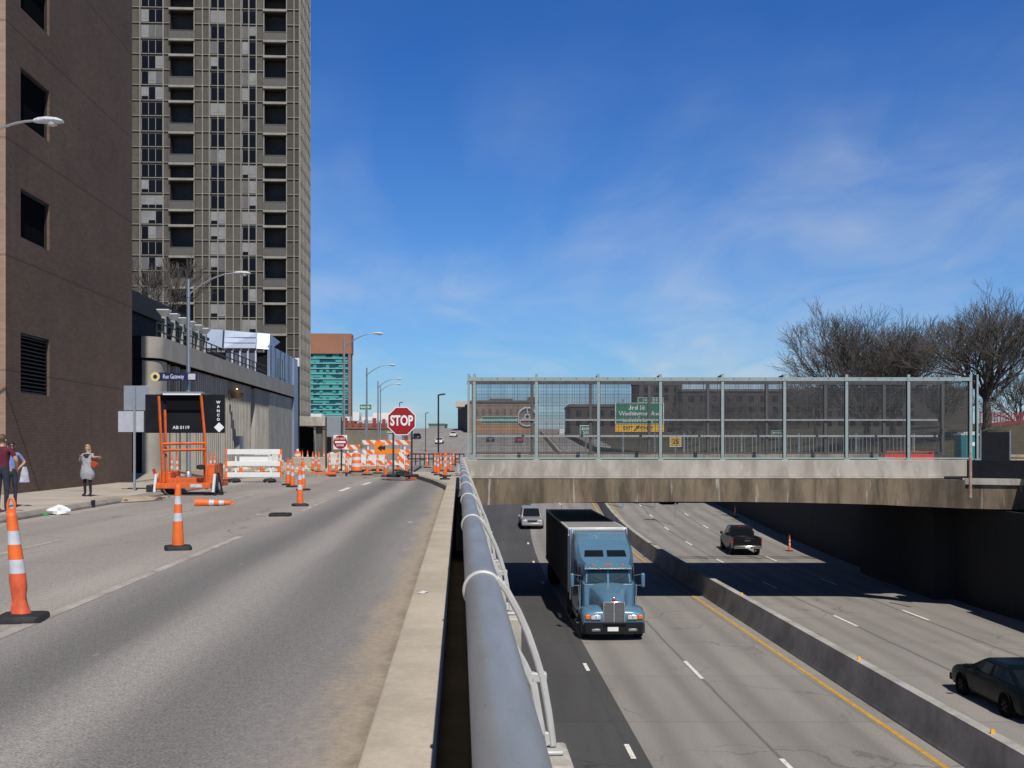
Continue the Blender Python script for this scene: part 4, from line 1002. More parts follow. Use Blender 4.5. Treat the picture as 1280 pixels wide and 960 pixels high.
def exit_sign():
    Y = 118.0; m_ = Y / F; z0 = .2; t = thing('exit_sign', 'green highway exit sign with a yellow exit strip seen through the fence', 'sign', (on(799.5, Y), Y, z0))
    x = lambda px: (px - 799.5) * m_; z = lambda py: EYE + (HY - py) * m_ - z0
    B = MB(); B.b2(x(770), x(829), -.04, 0, z(529.5), z(504)); g_ = B.build('green_panel', m_green, t)
    B = MB(); B.b2(x(769), x(830), -.03, .01, z(530), z(503.4)); B.build('white_border', m_signw, t)
    B = MB(); B.b2(x(798), x(828), -.04, 0, z(502.8), z(497.2)); tb = B.build('exit_tab', m_green, t); B = MB(); B.b2(x(797), x(829), -.03, .01, z(503.3), z(496.5)); B.build('white_border', m_signw, tb)
    B = MB(); B.b2(x(769), x(830), -.05, 0, z(540), z(530.2)); y_ = B.build('yellow_strip', m_signy, t)
    text('3rd St', .72, m_signw, g_, 'lettering', (x(796), -.045, z(509.5)), bold=.012); text('Washington Ave', .66, m_signw, g_, 'lettering', (x(799.5), -.045, z(517.3)), bold=.012); text('Laclede\'s Lndg', .56, m_signw, g_, 'lettering', (x(797), -.045, z(524.8)), bold=.008)
    text('EXIT 250', .42, m_signw, tb, 'lettering', (x(813), -.045, z(500)), bold=.006)
    text('EXIT', .50, m_blackp, y_, 'lettering', (x(785), -.055, z(535.2)), bold=.01); text('ONLY', .50, m_blackp, y_, 'lettering', (x(808), -.055, z(535.2)), bold=.01)
    B = MB(); c, s = math.cos(rad(45)), math.sin(rad(45)); pts = [(-.42, -.07), (.05, -.07), (.05, -.24), (.42, 0), (.05, .24), (.05, .07), (-.42, .07)]
    B.prism_y([(x(796) + a * c - b * s, z(535.2) + a * s + b * c) for a, b in pts], -.06, -.052); B.build('arrow', m_blackp, y_, smooth=False)
    for px in (779, 819): B = MB(); B.b2(x(px) - .09, x(px) + .09, .02, .2, -6.5, z(499)); B.build('post', m_galv, t)
exit_sign()
def small_sign(label, px0, px1, py0, py1, Y, mat, txt=None, zb=None, tcol=None, size=.5, name='road_sign'):
    m_ = Y / F; xc = (px0 + px1) / 2; z0 = .2 if zb is None else zb; t = thing(name, label, 'sign', (on(xc, Y), Y, z0)); x = lambda px: (px - xc) * m_; z = lambda py: EYE + (HY - py) * m_ - z0
    B = MB(); B.b2(x(px0), x(px1), -.04, 0, z(py1), z(py0)); p_ = B.build('sign_plate', mat, t)
    B = MB(); B.b2(x(px0) - .06, x(px1) + .06, -.03, .01, z(py1) - .06, z(py0) + .06); B.build('border', m_signw, t)
    for q in (.25, .75) if px1 - px0 > 20 else (.5,): B = MB(); xx = x(px0 + (px1 - px0) * q); B.b2(xx - .06, xx + .06, .02, .14, 0, z(py0)); B.build('post', m_galv, t)
    for tx, py in (txt or ()): text(tx, size, tcol or m_signw, p_, 'lettering', (0, -.045, z(py)), bold=.008)
small_sign('small square green exit gore sign seen through the fence', 725.5, 739, 532.5, 544, 100, m_green, [('EXIT', 536), ('250', 541)], -5, size=.36)
small_sign('yellow warning sign with a black number beside the exit sign', 838, 851, 547, 557.5, 100, m_signy, [('25', 552.5)], -5, m_blackp, .62)
small_sign('wide green guide sign in front of the brown warehouse', 602, 648, 520.5, 529.5, 250, m_green, [('Downtown  Memorial Dr', 525)], 0, size=.85)
small_sign('small green sign between the street lamps in front of the elevated deck', 449.5, 464.5, 505.5, 512, 170, m_green, [('Eads Br', 508.8)], 0, size=.5)
small_sign('tiny white sign low behind the fence, left of the green exit gore sign', 699.5, 705, 537, 543.5, 140, m_signw, None, -3)
small_sign('small green sign low behind the right part of the fence', 965, 981, 538.5, 544, 120, m_green, [('Broadway', 541.2)], .2, size=.30)

# ================================================================== arrow board trailer seen from behind
def board_trailer():
    g = G(233, 619.5, 0); m_ = g.y / F; t = thing('arrow_board_trailer', 'orange trailer lifting a black arrow board, seen from behind, parked by the kerb', 'trailer', g, rad(2))
    x = lambda px: (px - 233) * m_; z = lambda py: (619.5 - py) * m_
    B = MB(); B.b2(x(178.5), x(277.5), .30, .42, z(541), z(492.5)); bd = B.build('arrow_board', m_charcoal, t, bevel=.02)
    B = MB(); B.b2(x(205), x(251), .22, .30, z(512), z(493)); B.build('recess_box', m_dark, bd)
    B = MB(); B.b2(x(198), x(252), .10, .44, z(491), z(489.5)); B.b2(x(203), x(250), .08, .12, z(493.5), z(491.6), 1); B.build('solar_panel', [m_galv, m_signw], t)
    text('AB 0119', .150, m_signw, bd, 'lettering', (x(223.5), .297, z(534.3)), sx=1.05, bold=.001)
    for i, ch in enumerate('WANCO'): text(ch, .12, m_signw, bd, 'lettering', (x(270), .293, z(502.5 + i * 5.4)), bold=.004)
    B = MB(); r = 6.3 * m_; B.prism_y([(x(271) - r, z(534)), (x(271), z(534) - r), (x(271) + r, z(534)), (x(271), z(534) + r)], .288, .298); B.build('white_diamond', m_signw, bd, smooth=False)
    def bar(n, pts, w_=.06, mat=m_machine):
        B = MB()
        for a, b in zip(pts, pts[1:]): B.tube([a, b], w_ * .72, 4)
        return B.build(n, mat, t, smooth=False)
    y = .12
    bar('mast', [(x(197.5), y, z(495)), (x(201.5), y, z(572)), (x(203), y, z(612))]); bar('mast', [(x(250), y, z(494)), (x(254.5), y, z(545)), (x(257), y, z(612))])
    bar('inner_mast', [(x(204), y + .1, z(512)), (x(206.5), y + .1, z(609))]); bar('inner_mast', [(x(253), y + .1, z(545)), (x(254), y + .1, z(609))])
    bar('cross_bar', [(x(203), y - .05, z(555)), (x(255), y - .05, z(554))]); bar('cross_bar', [(x(203), y - .05, z(563)), (x(256), y - .05, z(562))])
    B = MB(); B.b2(x(196), x(264), -.15, .02, z(610.5), z(603.5)); B.b2(x(196), x(202), 0, 2.4, z(610), z(604)); B.b2(x(258), x(264), 0, 2.4, z(610), z(604)); B.b2(x(196), x(264), 2.4, 2.5, z(610), z(604)); B.b2(x(205), x(255), .25, 1.5, z(606), z(598)); B.build('frame', m_machine, t, bevel=.01)
    B = MB(); B.b2(x(195), x(210), .3, 1.6, z(604), z(590)); B.build('equipment_box', m_machine, t, bevel=.03)
    B = MB(); B.b2(x(256), x(265), .3, 1.6, z(606), z(580)); B.build('equipment_box', m_machine, t, bevel=.03)
    for px in (205.5, 263.5):
        B = MB(); B.lathe([(.10, -.11), (.27, -.11), (.30, -.07), (.30, .07), (.27, .11), (.10, .11)], (x(px), .75, .30), 20, 'X'); w_ = B.build('wheel', m_black, t)
        B = MB(); B.lathe([(0.02, -.115), (.15, -.115), (.15, .115), (.02, .115)], (x(px), .75, .30), 14, 'X'); B.build('rim', m_refl, w_)
    for px, c in ((194.5, m_white), (267, m_white)):
        B = MB(); B.tube([(x(px), -.12, .12), (x(px) + .06, -.12, .72)], .05, 6); B.build('jack', c, t)
    B = MB(); B.tube([(x(269), -.1, .02), (x(271), -.05, .75)], .03, 6); B.tube([(x(276.5), .2, .02), (x(272.5), .0, .75)], .03, 6); B.tube([(x(270), -.1, .05), (x(276), .1, .05)], .03, 6); B.build('stabiliser', m_blackp, t)
    B = MB(); B.tube([(x(197), .05, z(603)), (x(193.5), -.1, z(586))], .05, 6); B.build('handle', M('red_lever', (.55, .05, .03), .5), t)
    B = MB(); B.b2(x(185), x(193), -.2, .35, .0, .36); B.build('battery_box', m_blackp, t, bevel=.04)
    B = MB(); B.lathe([(.0, -.09), (.14, -.05), (.14, .06), (.0, .09)], (x(251), .0, z(584)), 12); B.build('winch', m_blackp, t)
    for i, (a, b) in enumerate(((239, 254), (212, 228))):
        B = MB(); B.b2(x(a), x(b), -.156, -.151, z(609), z(605)); B.build('reflector_strip', m_orange_f if i else m_refl, t)
board_trailer()

# ================================================================== barricades
def white_barricade():
    g = G(317, 603, 0); m_ = g.y / F; t = thing('white_barricade', 'white three board barricade with orange ends, seen from behind', 'barricade', g)
    x = lambda px: (px - 317) * m_; z = lambda py: (603 - py) * m_
    for a, b in ((568, 561.5), (582.5, 576.5), (596.5, 590.5)):
        B = MB(); B.b2(x(283.5), x(352), -.03, .03, z(a), z(b)); o_ = B.build('board', m_white, t, bevel=.008)
        for px in (282.6, 351.2): B = MB(); B.b2(x(px) - .045, x(px) + .06, -.034, .034, z(a) + .0, z(b) - .0); B.build('orange_end', m_orange, o_)
    B = MB(); B.b2(x(299), x(335), .05, .08, z(583), z(569)); B.build('sign_back', m_signw, t)
    for px in (294.5, 338.5): B = MB(); B.b2(x(px) - .035, x(px) + .035, .032, .10, .02, z(562)); B.build('upright', m_white, t); 
    for px in (294.5, 338.5):
        B = MB(); B.b2(x(px) - .04, x(px) + .04, -.75, .75, .0, .06); B.build('foot', m_galv, t)
        B = MB(); B.lathe([(.02, 0), (.20, .0), (.24, .07), (.18, .16), (.02, .19)], (x(px) + .05, -.45, .02), 10, sx=1.3); B.build('sandbag', m_black, t)
white_barricade()
def striped_mat():
    m, nt, b = new_mat('orange_white_stripes'); t = NT(nt); s = t.sepx(t.obj())
    q = t.m('FRACT', t.m('MULTIPLY', t.m('ADD', s[0], s[2]), 1.75)); t.l(t.mix(t.m('GREATER_THAN', q, .5), (.80, .15, .02), (.72, .72, .70)), b.inputs['Base Color']); b.inputs['Roughness'].default_value = .5; return m
m_stripe = striped_mat()
def striped_barricade(label, px0, px1, base, tops, rot=0.0, z0=.15):
    xc = (px0 + px1) / 2; g = G(xc, base, z0); m_ = g.y / F; t = thing('striped_barricade', label, 'barricade', g, rot, 'orange and white striped barricades')
    x = lambda px: (px - xc) * m_; z = lambda py: (base - py) * m_
    for py in tops: B = MB(); B.b2(x(px0), x(px1), -.03, .03, z(py + 6), z(py)); B.build('board', m_stripe, t, smooth=False)
    for px in (px0 + 7, px1 - 7): B = MB(); B.b2(x(px) - .04, x(px) + .04, .032, .1, .0, z(tops[0])); B.build('upright', m_white, t); B = MB(); B.b2(x(px) - .05, x(px) + .05, -.7, .7, 0, .07); B.build('foot', m_galv, t)
    return t
striped_barricade('striped barricade carrying the orange detour arrow sign', 453, 513, 589, (550, 562, 575.5))
striped_barricade('short striped barricade left of the detour arrow, angled behind the drum', 428, 450, 587, (556, 566), .5)
def detour():
    g = G(485, 589, .15); m_ = (g.y - .12) / F; t = thing('detour_sign', 'orange detour sign with a black arrow pointing left, fixed to the striped barricade', 'sign', (g.x, g.y - .12, .15))
    x = lambda px: (px - 485) * m_; z = lambda py: (589 - py) * m_
    B = MB(); B.prism_y([(x(468.7), z(567.5)), (x(500), z(567.5)), (x(500), z(561)), (x(481.5), z(561)), (x(481.5), z(552.6)), (x(468.7), z(552.6))], 0, .02); p_ = B.build('sign_plate', M('sign_orange', (.90, .24, .015), .45, 0, .05, 4), t, smooth=False)
    B = MB(); B.prism_y([(x(472), z(560)), (x(477.5), z(555.5)), (x(477), z(558)), (x(482), z(557)), (x(482), z(562.5)), (x(477), z(561.6)), (x(477.5), z(564.5))], -.008, -.001); B.build('arrow', m_blackp, p_, smooth=False)
detour()
# pale cabinet behind the barricade
g = G(493, 586.5, .15); m_ = g.y / F
cb = thing('signal_cabinet', 'pale grey roadside cabinet behind the detour arrow sign', 'cabinet', g)
B = MB(); B.b2(-.42, .45, .2, .9, 0, (586.5 - 541) * m_); B.build('body', M('cabinet_paint', (.42, .44, .46), .5, .2), cb, bevel=.03); B = MB(); B.b2(-.48, .50, .15, .95, (586.5 - 541) * m_, (586.5 - 539.5) * m_); B.build('lid', m_refl, cb); B = MB(); B.b2(-.36, .38, .185, .198, .2, 1.8); B.build('door', m_signback, cb)
# ================================================================== channelizer cones
def cone_mesh(t, bent=0.0, top=None):
    B = MB(); w_ = .205
    B.loft([[(a * s, b * s, z) for a, b in ((-w_, -w_ * .8), (-w_ * .8, -w_), (w_ * .8, -w_), (w_, -w_ * .8), (w_, w_ * .8), (w_ * .8, w_), (-w_ * .8, w_), (-w_, w_ * .8))] for s, z in ((1, 0), (1.0, .045), (.94, .065), (.55, .075))])
    B.build('base', m_black, t)
    hs_ = [.06, .10, .16, .22, .30, .40, .45, .452, .58, .582, .72, .722, .85, .852, .98, 1.0, 1.02]
    rr = lambda h: .098 - .054 * min(1, h / 1.02)
    B = MB(); seg = 20; secs = []
    for h in hs_:
        r = rr(h) if h < 1.01 else .03
        ring = []
        for j in range(seg):
            a = 2 * math.pi * j / seg; q = r
            if bent and h < .43: q = r * (1 - bent * .32 * math.exp(-((h - .20) / .09) ** 2) * (1 + .5 * math.sin(3 * a + 1)) + bent * .05 * math.sin(5 * a + h * 25))
            ring.append((q * math.cos(a) - (bent * .10 * (h / 1.02) ** 1.0), q * math.sin(a), h))
        secs.append(ring)
    o = len(B.v)
    B.loft(secs)
    nb = seg
    for i in range(len(B.f)):
        k = i // nb
        if k < len(hs_) - 1:
            hm = (hs_[k] + hs_[k + 1]) / 2
            B.m[i] = 2 if hm < .451 else (1 if .451 < hm < .581 or .721 < hm < .851 else 0)
    B.build('body', [m_orange, m_refl, m_orange_f if bent else m_orange], t)
    dx = -bent * .10
    B = MB(); B.tube([(dx - .028, 0, 1.0), (dx - .032, 0, 1.10), (dx - .018, 0, 1.15), (dx + .018, 0, 1.15), (dx + .032, 0, 1.10), (dx + .028, 0, 1.0)], .012, 8); B.b2(dx - .03, dx + .03, -.008, .008, 1.01, 1.055); B.build('handle', m_orange, t)
    return t
GC = 'orange and white channelizer cones'
def spot(px, py, z0=0.0): return G(px, py, z0)
near = thing('traffic_cone', 'nearest orange cone at the left edge, leaning with a crumpled lower part', 'traffic cone', spot(28, 776), rad(8), GC); cone_mesh(near, 1.0)
proto = thing('traffic_cone', 'orange and white cone standing alone on the worn lane line in mid road', 'traffic cone', spot(222.5, 687), rad(20), GC); cone_mesh(proto)
cones = [(375, 632.5, 0, 'orange cone right of the loose black base, nearest of the row by the white barricade'), (379, 613, 0, 'second cone of the row right of the white barricade'), (365.6, 609, 0, 'third cone of the row right of the white barricade'), (360, 606.5, 0, 'farthest cone of the row, nearest the white barricade'),
    (398.6, 590, .15, 'cone in the work zone left of the do not enter sign'), (419.5, 591, .15, 'cone leaning near the foot of the do not enter sign'), (214.7, 597.5, .1, 'cone behind the arrow board trailer frame, left of the two'), (221.5, 599, .1, 'cone behind the arrow board trailer frame, right of the two'),
    (263.2, 598, .1, 'left cone of the pair just right of the arrow board trailer'), (268.2, 597, .1, 'right cone of the pair just right of the arrow board trailer'), (283.2, 601, 0, 'cone close behind the left end of the white barricade'),
    (172.3, 589.5, .05, 'cone in the dark corner left of the podium column'), (482.3, 596, .15, 'cone standing left of the stop sign posts'), (497.5, 588.5, .15, 'cone between the stop sign posts'), (520, 577, 0, 'left of the two far cones beyond the stop sign'), (527.4, 575.3, 0, 'right of the two far cones beyond the stop sign'),
    (543.7, 591.5, .15, 'leftmost tall cone on the island behind the railing'), (551, 589, .15, 'cone half hidden behind the stacked cones on the island'), (558, 588, .15, 'cone right behind the stacked cones on the island'), (566.8, 581, .15, 'cone next to the end of the pipe railing'),
    (378, 586, .15, 'small cone at the back left of the work zone'), (384.5, 583, .15, 'small cone in front of the white sign pedestal'), (394.8, 584, .15, 'small cone right of the white sign pedestal'), (435, 583, .15, 'cone left of the striped drum'),
    (301, 595.5, .1, 'cone seen under the left half of the white barricade'), (327, 594, .1, 'cone seen under the right half of the white barricade'), (349, 592, .15, 'cone just past the right end of the white barricade'),
    (391, 588.5, .15, 'cone in the rubble between the barricade row and the sign post'), (405, 582, .15, 'small cone in the rubble behind the left post of the grey sign panel'), (412, 591.5, .15, 'cone beside the left post of the grey sign panel'),
    (433, 592, .15, 'cone between the do not enter sign and the striped drum'), (459, 594, .15, 'cone right of the striped drum in front of the barricade'), (472, 592, .15, 'cone below the detour arrow sign'), (508, 592, .15, 'cone beside the narrow panel marker'),
    (534, 585, .15, 'small cone at the left of the island group behind the railing'), (547.5, 594, .15, 'cone left of the stacked cones, closest to them'), (563, 590, .15, 'cone right of the stacked cones'), (571, 578, .15, 'farthest cone of the island, touching the pipe railing in view')]
random.seed(13)
for px, py, z0, lb in cones:
    c_ = dup(proto, spot(px, py, z0), random.uniform(0, 1.5), lb)
    if 'leaning' in lb: c_.rotation_euler = (0, rad(9), .4)
# stacked pair
st = spot(556, 599.5, .15); a_ = dup(proto, st, .2, 'lower cone of the stack at the front of the island'); b_ = dup(proto, st + Vector((.015, 0, .13)), .5, 'upper cone of the stack at the front of the island')
# highway cones
for px, py, lb in ((987, 689, 'nearer cone by the highway edge right of the pickup truck'), (919, 646, 'farther cone by the highway edge above the pickup truck')):
    c_ = dup(proto, H(px, py), .3, lb)
# fallen cone without its base
fc = thing('fallen_cone', 'orange and white cone lying on its side without a base on the road', 'traffic cone', spot(268, 632.5), 0, None)
for ch in list(proto.children):
    if ch.name.startswith('base'): continue
    d_ = ch.copy(); COL.objects.link(d_); d_.parent = fc; d_.rotation_euler = (0, rad(90), 0); d_.location = (-.58, 0, .085); d_.scale = (1.25, 1.25, 1.0)
lb_ = thing('cone_base', 'loose black rubber cone base lying flat on the road', 'cone base', spot(350.5, 645), .1)
B = MB(); B.loft([[(a * s, b * s, z) for a, b in ((-.25, -.2), (-.2, -.25), (.2, -.25), (.25, -.2), (.25, .2), (.2, .25), (-.2, .25), (-.25, .2))] for s, z in ((1, 0), (1, .05), (.93, .07))]); B.build('base', m_black, lb_)
B = MB(); B.lathe([(.14, .071), (.14, .074), (.10, .0745)], seg=16); B.build('hole', m_dark, lb_)
# traffic drum
dr = thing('traffic_drum', 'orange and white striped traffic drum left of the barricade', 'traffic drum', spot(445.6, 590.5, .15))
B = MB(); prof = [(.30, .08), (.29, .32), (.285, .33), (.28, .50), (.275, .51), (.265, .68), (.26, .69), (.255, .86), (.25, .87), (.24, 1.02), (.12, 1.06)]
B.lathe(prof, seg=18)
for i in range(len(B.f)):
    k = i // 18
    B.m[i] = 1 if k in (2, 6) else 0
B.build('body', [m_orange, m_refl], dr); B = MB(); B.lathe([(.42, 0), (.42, .08), (.3, .10)], seg=18); B.build('base', m_black, dr); B = MB(); B.lathe([(.09, -.05), (.09, .05)], (0, 0, 1.16), 14, 'Y'); B.build('warning_light', m_white, dr)
dr2 = dup(dr, spot(500, 583, .15), .4, 'traffic drum partly hidden behind the right half of the striped barricade')
dr3 = dup(dr, spot(372, 581, .15), .4, 'traffic drum standing in the rubble left of the white sign pedestal')
for d_ in (dr, dr2, dr3): d_['group'] = 'traffic drums in the work zone'
for px, py, lb, a_ in ((335, 582.5, 'low white plastic barrier block in the rubble behind the white barricade', .1), (425, 582, 'low white plastic barrier block behind the do not enter sign', -.2), (466, 583, 'low white plastic barrier block behind the striped barricade', .15)):
    B = MB(); B.prism_x([(-.3, 0), (.3, 0), (.3, .2), (.1, .5), (.1, .9), (-.1, .9), (-.1, .5), (-.3, .2)], -1.0, 1.0); tag(B.build('barrier_block', M('dull_white_plastic', (.58, .57, .54), .6, 0, .15, 3) if 'dull_white_plastic' not in bpy.data.materials else bpy.data.materials['dull_white_plastic'], loc=spot(px, py, .15), rz=a_, bevel=.03), lb, 'barrier', 'white barrier blocks')
# second narrow barrier panels near the barricade
vp = thing('vertical_panel', 'narrow orange and white panel marker at the right end of the barricade', 'panel marker', spot(502, 591, .15)); B = MB(); B.b2(-.15, .15, -.02, .0, .25, 1.15); B.build('panel', m_stripe, vp, smooth=False); B = MB(); B.b2(-.03, .03, .002, .05, 0, 1.1); B.build('post', m_galv, vp); B = MB(); B.b2(-.3, .3, -.2, .25, 0, .08); B.build('base', m_black, vp)

# ================================================================== work zone clutter
random.seed(21)
B = MB()
def rock(c, r, mat=0):
    B.lathe([(r * .2, -r * .4), (r * random.uniform(.8, 1.1), -r * .2), (r * random.uniform(.6, 1.0), r * .2), (r * .15, r * random.uniform(.4, .6))], c, random.choice((5, 6, 7)), 'Z', mat, random.uniform(.7, 1.5), random.uniform(.7, 1.3))
for i in range(560):
    px = random.uniform(255, 440); py = random.uniform(571, 590); g = G(px, py, .15)
    if g.y > 110: continue
    rock(g + Vector((0, 0, .02)), random.choice((.08, .12, .16, .25, .4)) * random.uniform(.6, 1.1), random.choice((0, 0, 1, 2, 3)))
tag(B.build('rubble', [M('rubble_tan', (.40, .32, .22), .95, 0, .3, 3), M('rubble_grey', (.36, .34, .31), .95, 0, .3, 3), M('rubble_brown', (.20, .145, .10), .95, 0, .3, 3), M('rubble_pale', (.55, .52, .46), .95, 0, .2, 3)], smooth=False), 'tan and grey rubble scattered over the work zone', 'rubble', kind='stuff')
B = MB(); secs = []
for k in range(7):
    u = k / 6; secs.append([(u * 3.0 - 1.5, -.55 * math.sin(math.pi * (.1 + .8 * u)) * (1 if j in (0,) else 0) + (.6 * math.sin(math.pi * (.1 + .8 * u)) if j == 2 else 0), [0, .17 * math.sin(math.pi * (.08 + .84 * u)) * random.uniform(.7, 1.3), 0][j]) for j in range(3)])
B.loft(secs, 0)
for i in range(50): rock(Vector((random.gauss(0, .9), random.gauss(0, .25), .05)), random.uniform(.03, .09), random.choice((0, 1)))
tag(B.build('dirt_pile', [m_dirt, M('dirt_dark', (.12, .085, .055), .95, 0, .3, 3)], loc=spot(152, 626.5, .02), rz=ST + rad(60), smooth=False), 'low heap of tan dirt and leaves at the kerb by the sign post', 'dirt pile')
for px, py, w_, d_, h_, lb, mt in ((300, 581, 5.0, .5, .5, 'long pale concrete kerb block lying at the left of the work zone', m_conc), (345, 584.5, 3.6, .4, .35, 'pale concrete slab lying behind the white barricade', m_conc), (388, 583.5, 2.6, .9, .7, 'tan concrete block in front of the white sign pedestal', m_walk)):
    B = MB(); B.box((0, 0, h_ / 2), (w_, d_, h_)); tag(B.build('concrete_block', mt, loc=spot(px, py, .12), rz=.12, bevel=.05), lb, 'concrete block', 'concrete blocks in the work zone')
B = MB()
for i in range(9): rock(Vector((random.uniform(-.9, .9), random.uniform(-.3, .3), .25 + random.uniform(0, .55))), random.uniform(.3, .5))
tag(B.build('sandbag_pile', M('white_bags', (.66, .64, .60), .8, 0, .15, 3), loc=spot(416, 579, .15)), 'heap of white bags behind the do not enter sign', 'bags')
for px, py, lb, w_ in ((405, 593.5, 'orange plastic barrier board lying flat under the do not enter sign', 1.3), (465, 589.5, 'orange plastic board lying flat beside the drum', 1.4)):
    B = MB(); B.box((0, 0, .08), (w_, .35, .15)); tag(B.build('loose_board', m_orange_f, loc=spot(px, py, .1), rz=.05, bevel=.02), lb, 'board', 'orange boards lying in the work zone')
B = MB()
for i in range(10): rock(Vector((random.uniform(-.5, .45), random.uniform(-.2, .2), .10 + random.uniform(0, .22))), random.uniform(.12, .24))
B.tube([(.2, 0, .3), (.55, .05, .55)], .05, 6)
tag(B.build('black_sandbag', m_black, loc=spot(512, 597.5, .12)), 'black sandbags heaped at the right post of the stop sign', 'sandbags')
B = MB(); B.box((0, 0, .1), (.5, .25, .2)); tag(B.build('orange_block', m_orange_f, loc=spot(514, 599, .03), rz=.3, bevel=.04), 'small faded orange block on the kerb by the stop sign', 'block')
pd = thing('sign_pedestal', 'white upright sign pedestal by the dark lobby entrance', 'pedestal', spot(389.5, 572, .15)); m_ = pd.location.y / F
B = MB(); B.b2(-.42, .36, 0, .3, 0, 2.0); B.build('body', m_white, pd, bevel=.02); B = MB(); B.b2(-.15, .30, 0, .3, 2.0, 2.9); B.build('head', m_white, pd, bevel=.02); B = MB(); B.b2(-.32, .26, -.02, -.002, 1.55, 1.75); B.build('band', M('brown_sign_band', (.30, .20, .08), .6), pd)
# black railing where the street ends above the highway
rl = thing('black_railing', 'low black railing across the road beyond the island', 'railing', (0, 91.5, 0))
B = MB(); xa, xb = on(503, 91.5), on(580, 91.5)
for z in (.55, .95): B.b2(xa, xb, -.03, .03, z - .05, z + .05)
B.build('rails', m_blackp, rl, smooth=False)
for i in range(15): x = xa + (xb - xa) * i / 14; B = MB(); B.b2(x - .04, x + .04, -.04, .04, -.1, 1.0); B.build('post', m_blackp, rl, smooth=False)
# barriers at the right on the bridge approach
for px0, px1, lb in ((1104, 1136, 'left one of two red plastic barriers behind the fence'), (1136.5, 1168, 'right one of two red plastic barriers behind the fence')):
    Y = 67.6; m_ = Y / F; t = thing('water_barrier', lb, 'barrier', (on((px0 + px1) / 2, Y), Y, .34), 0, 'red plastic barriers behind the fence'); w_ = (px1 - px0) * m_
    B = MB(); B.prism_x([(-.28, 0), (.28, 0), (.28, .25), (.12, .55), (.12, .95), (-.12, .95), (-.12, .55), (-.28, .25)], -w_ / 2, w_ / 2 - .06); B.build('body', M('barrier_red', (.72, .055, .03), .45) if 'barrier_red' not in bpy.data.materials else bpy.data.materials['barrier_red'], t, bevel=.03)
    B = MB(); B.lathe([(.06, .95), (.06, 1.02)], seg=10); B.build('cap', m_black, t)
pt = thing('portable_toilet', 'teal portable toilet with a pale roof behind the right end of the fence', 'portable toilet', (on(1208, 72), 72, .2))
B = MB(); B.b2(-.58, .58, -.58, .58, .12, 2.1); B.build('cabin', M('teal_plastic', (.015, .20, .20), .5), pt, bevel=.05); B = MB(); B.b2(-.62, .62, -.62, .62, 2.1, 2.22); B.b2(-.4, .4, -.5, .5, 2.22, 2.36); B.build('roof', m_refl, pt, bevel=.03)
B = MB(); B.b2(-.38, .38, -.61, -.59, .2, 1.95); d_ = B.build('door', M('teal_door', (.02, .24, .235), .5), pt); B = MB(); B.lathe([(0, -.63), (.13, -.63), (.13, -.612), (0, -.612)], (.22, 0, 1.55), 14, 'Y'); B.build('sign_disc', m_signw, d_); B = MB(); B.b2(-.6, .6, -.6, .6, 0, .12); B.build('skid', m_black, pt)
Y = 58; m_ = Y / F
sp_ = thing('screen_panel', 'black mesh screen panel with a pale end post right of the fence', 'fence panel', (on(1243, Y), Y, .4)); B = MB(); B.b2(on(1225, Y) - on(1243, Y), on(1261, Y) - on(1243, Y), -.02, .02, -.3, EYE + (HY - 540) * m_ - .4); B.build('mesh_panel', m_charcoal, sp_)
for px in (1225, 1262): B = MB(); x = on(px, Y) - on(1243, Y); B.tube([(x, -.05, -.3), (x, -.05, EYE + (HY - 538) * m_ - .4)], .05, 8); B.build('post', m_galv, sp_)
wp = thing('timber_stack', 'stack of weathered timber beams at the right edge behind the parapet', 'timber', (on(1278, 62), 62, .25), rad(10))
for r in range(4):
    B = MB(); B.box((random.uniform(-.1, .1), 0, .12 + r * .23), (2.2, .9, .16)); B.build('beam', M('weathered_timber', (.36, .29, .21), .9, 0, .3, 5) if r == 0 else bpy.data.materials['weathered_timber'], wp, bevel=.02)
sf = thing('safety_fence', 'dull red plastic safety fence along the top of the grass bank', 'fence', (0, 93, 0)); B = MB(); x0, x1 = on(1225, 93), on(1330, 93)
for r in range(7): B.b2(x0, x1, -.015, .015, 3.35 + r * .17, 3.42 + r * .17)
x = x0
while x < x1: B.b2(x, x + .05, -.02, .02, 3.3, 4.5); x += .24
B.build('netting', M('faded_red_net', (.22, .035, .035), .7, 0, .3, 4), sf, smooth=False)
for i in range(5): B = MB(); x = x0 + (x1 - x0) * i / 4; B.tube([(x, .05, 2.6), (x, .05, 4.7)], .04, 6); B.build('post', m_galv, sf)
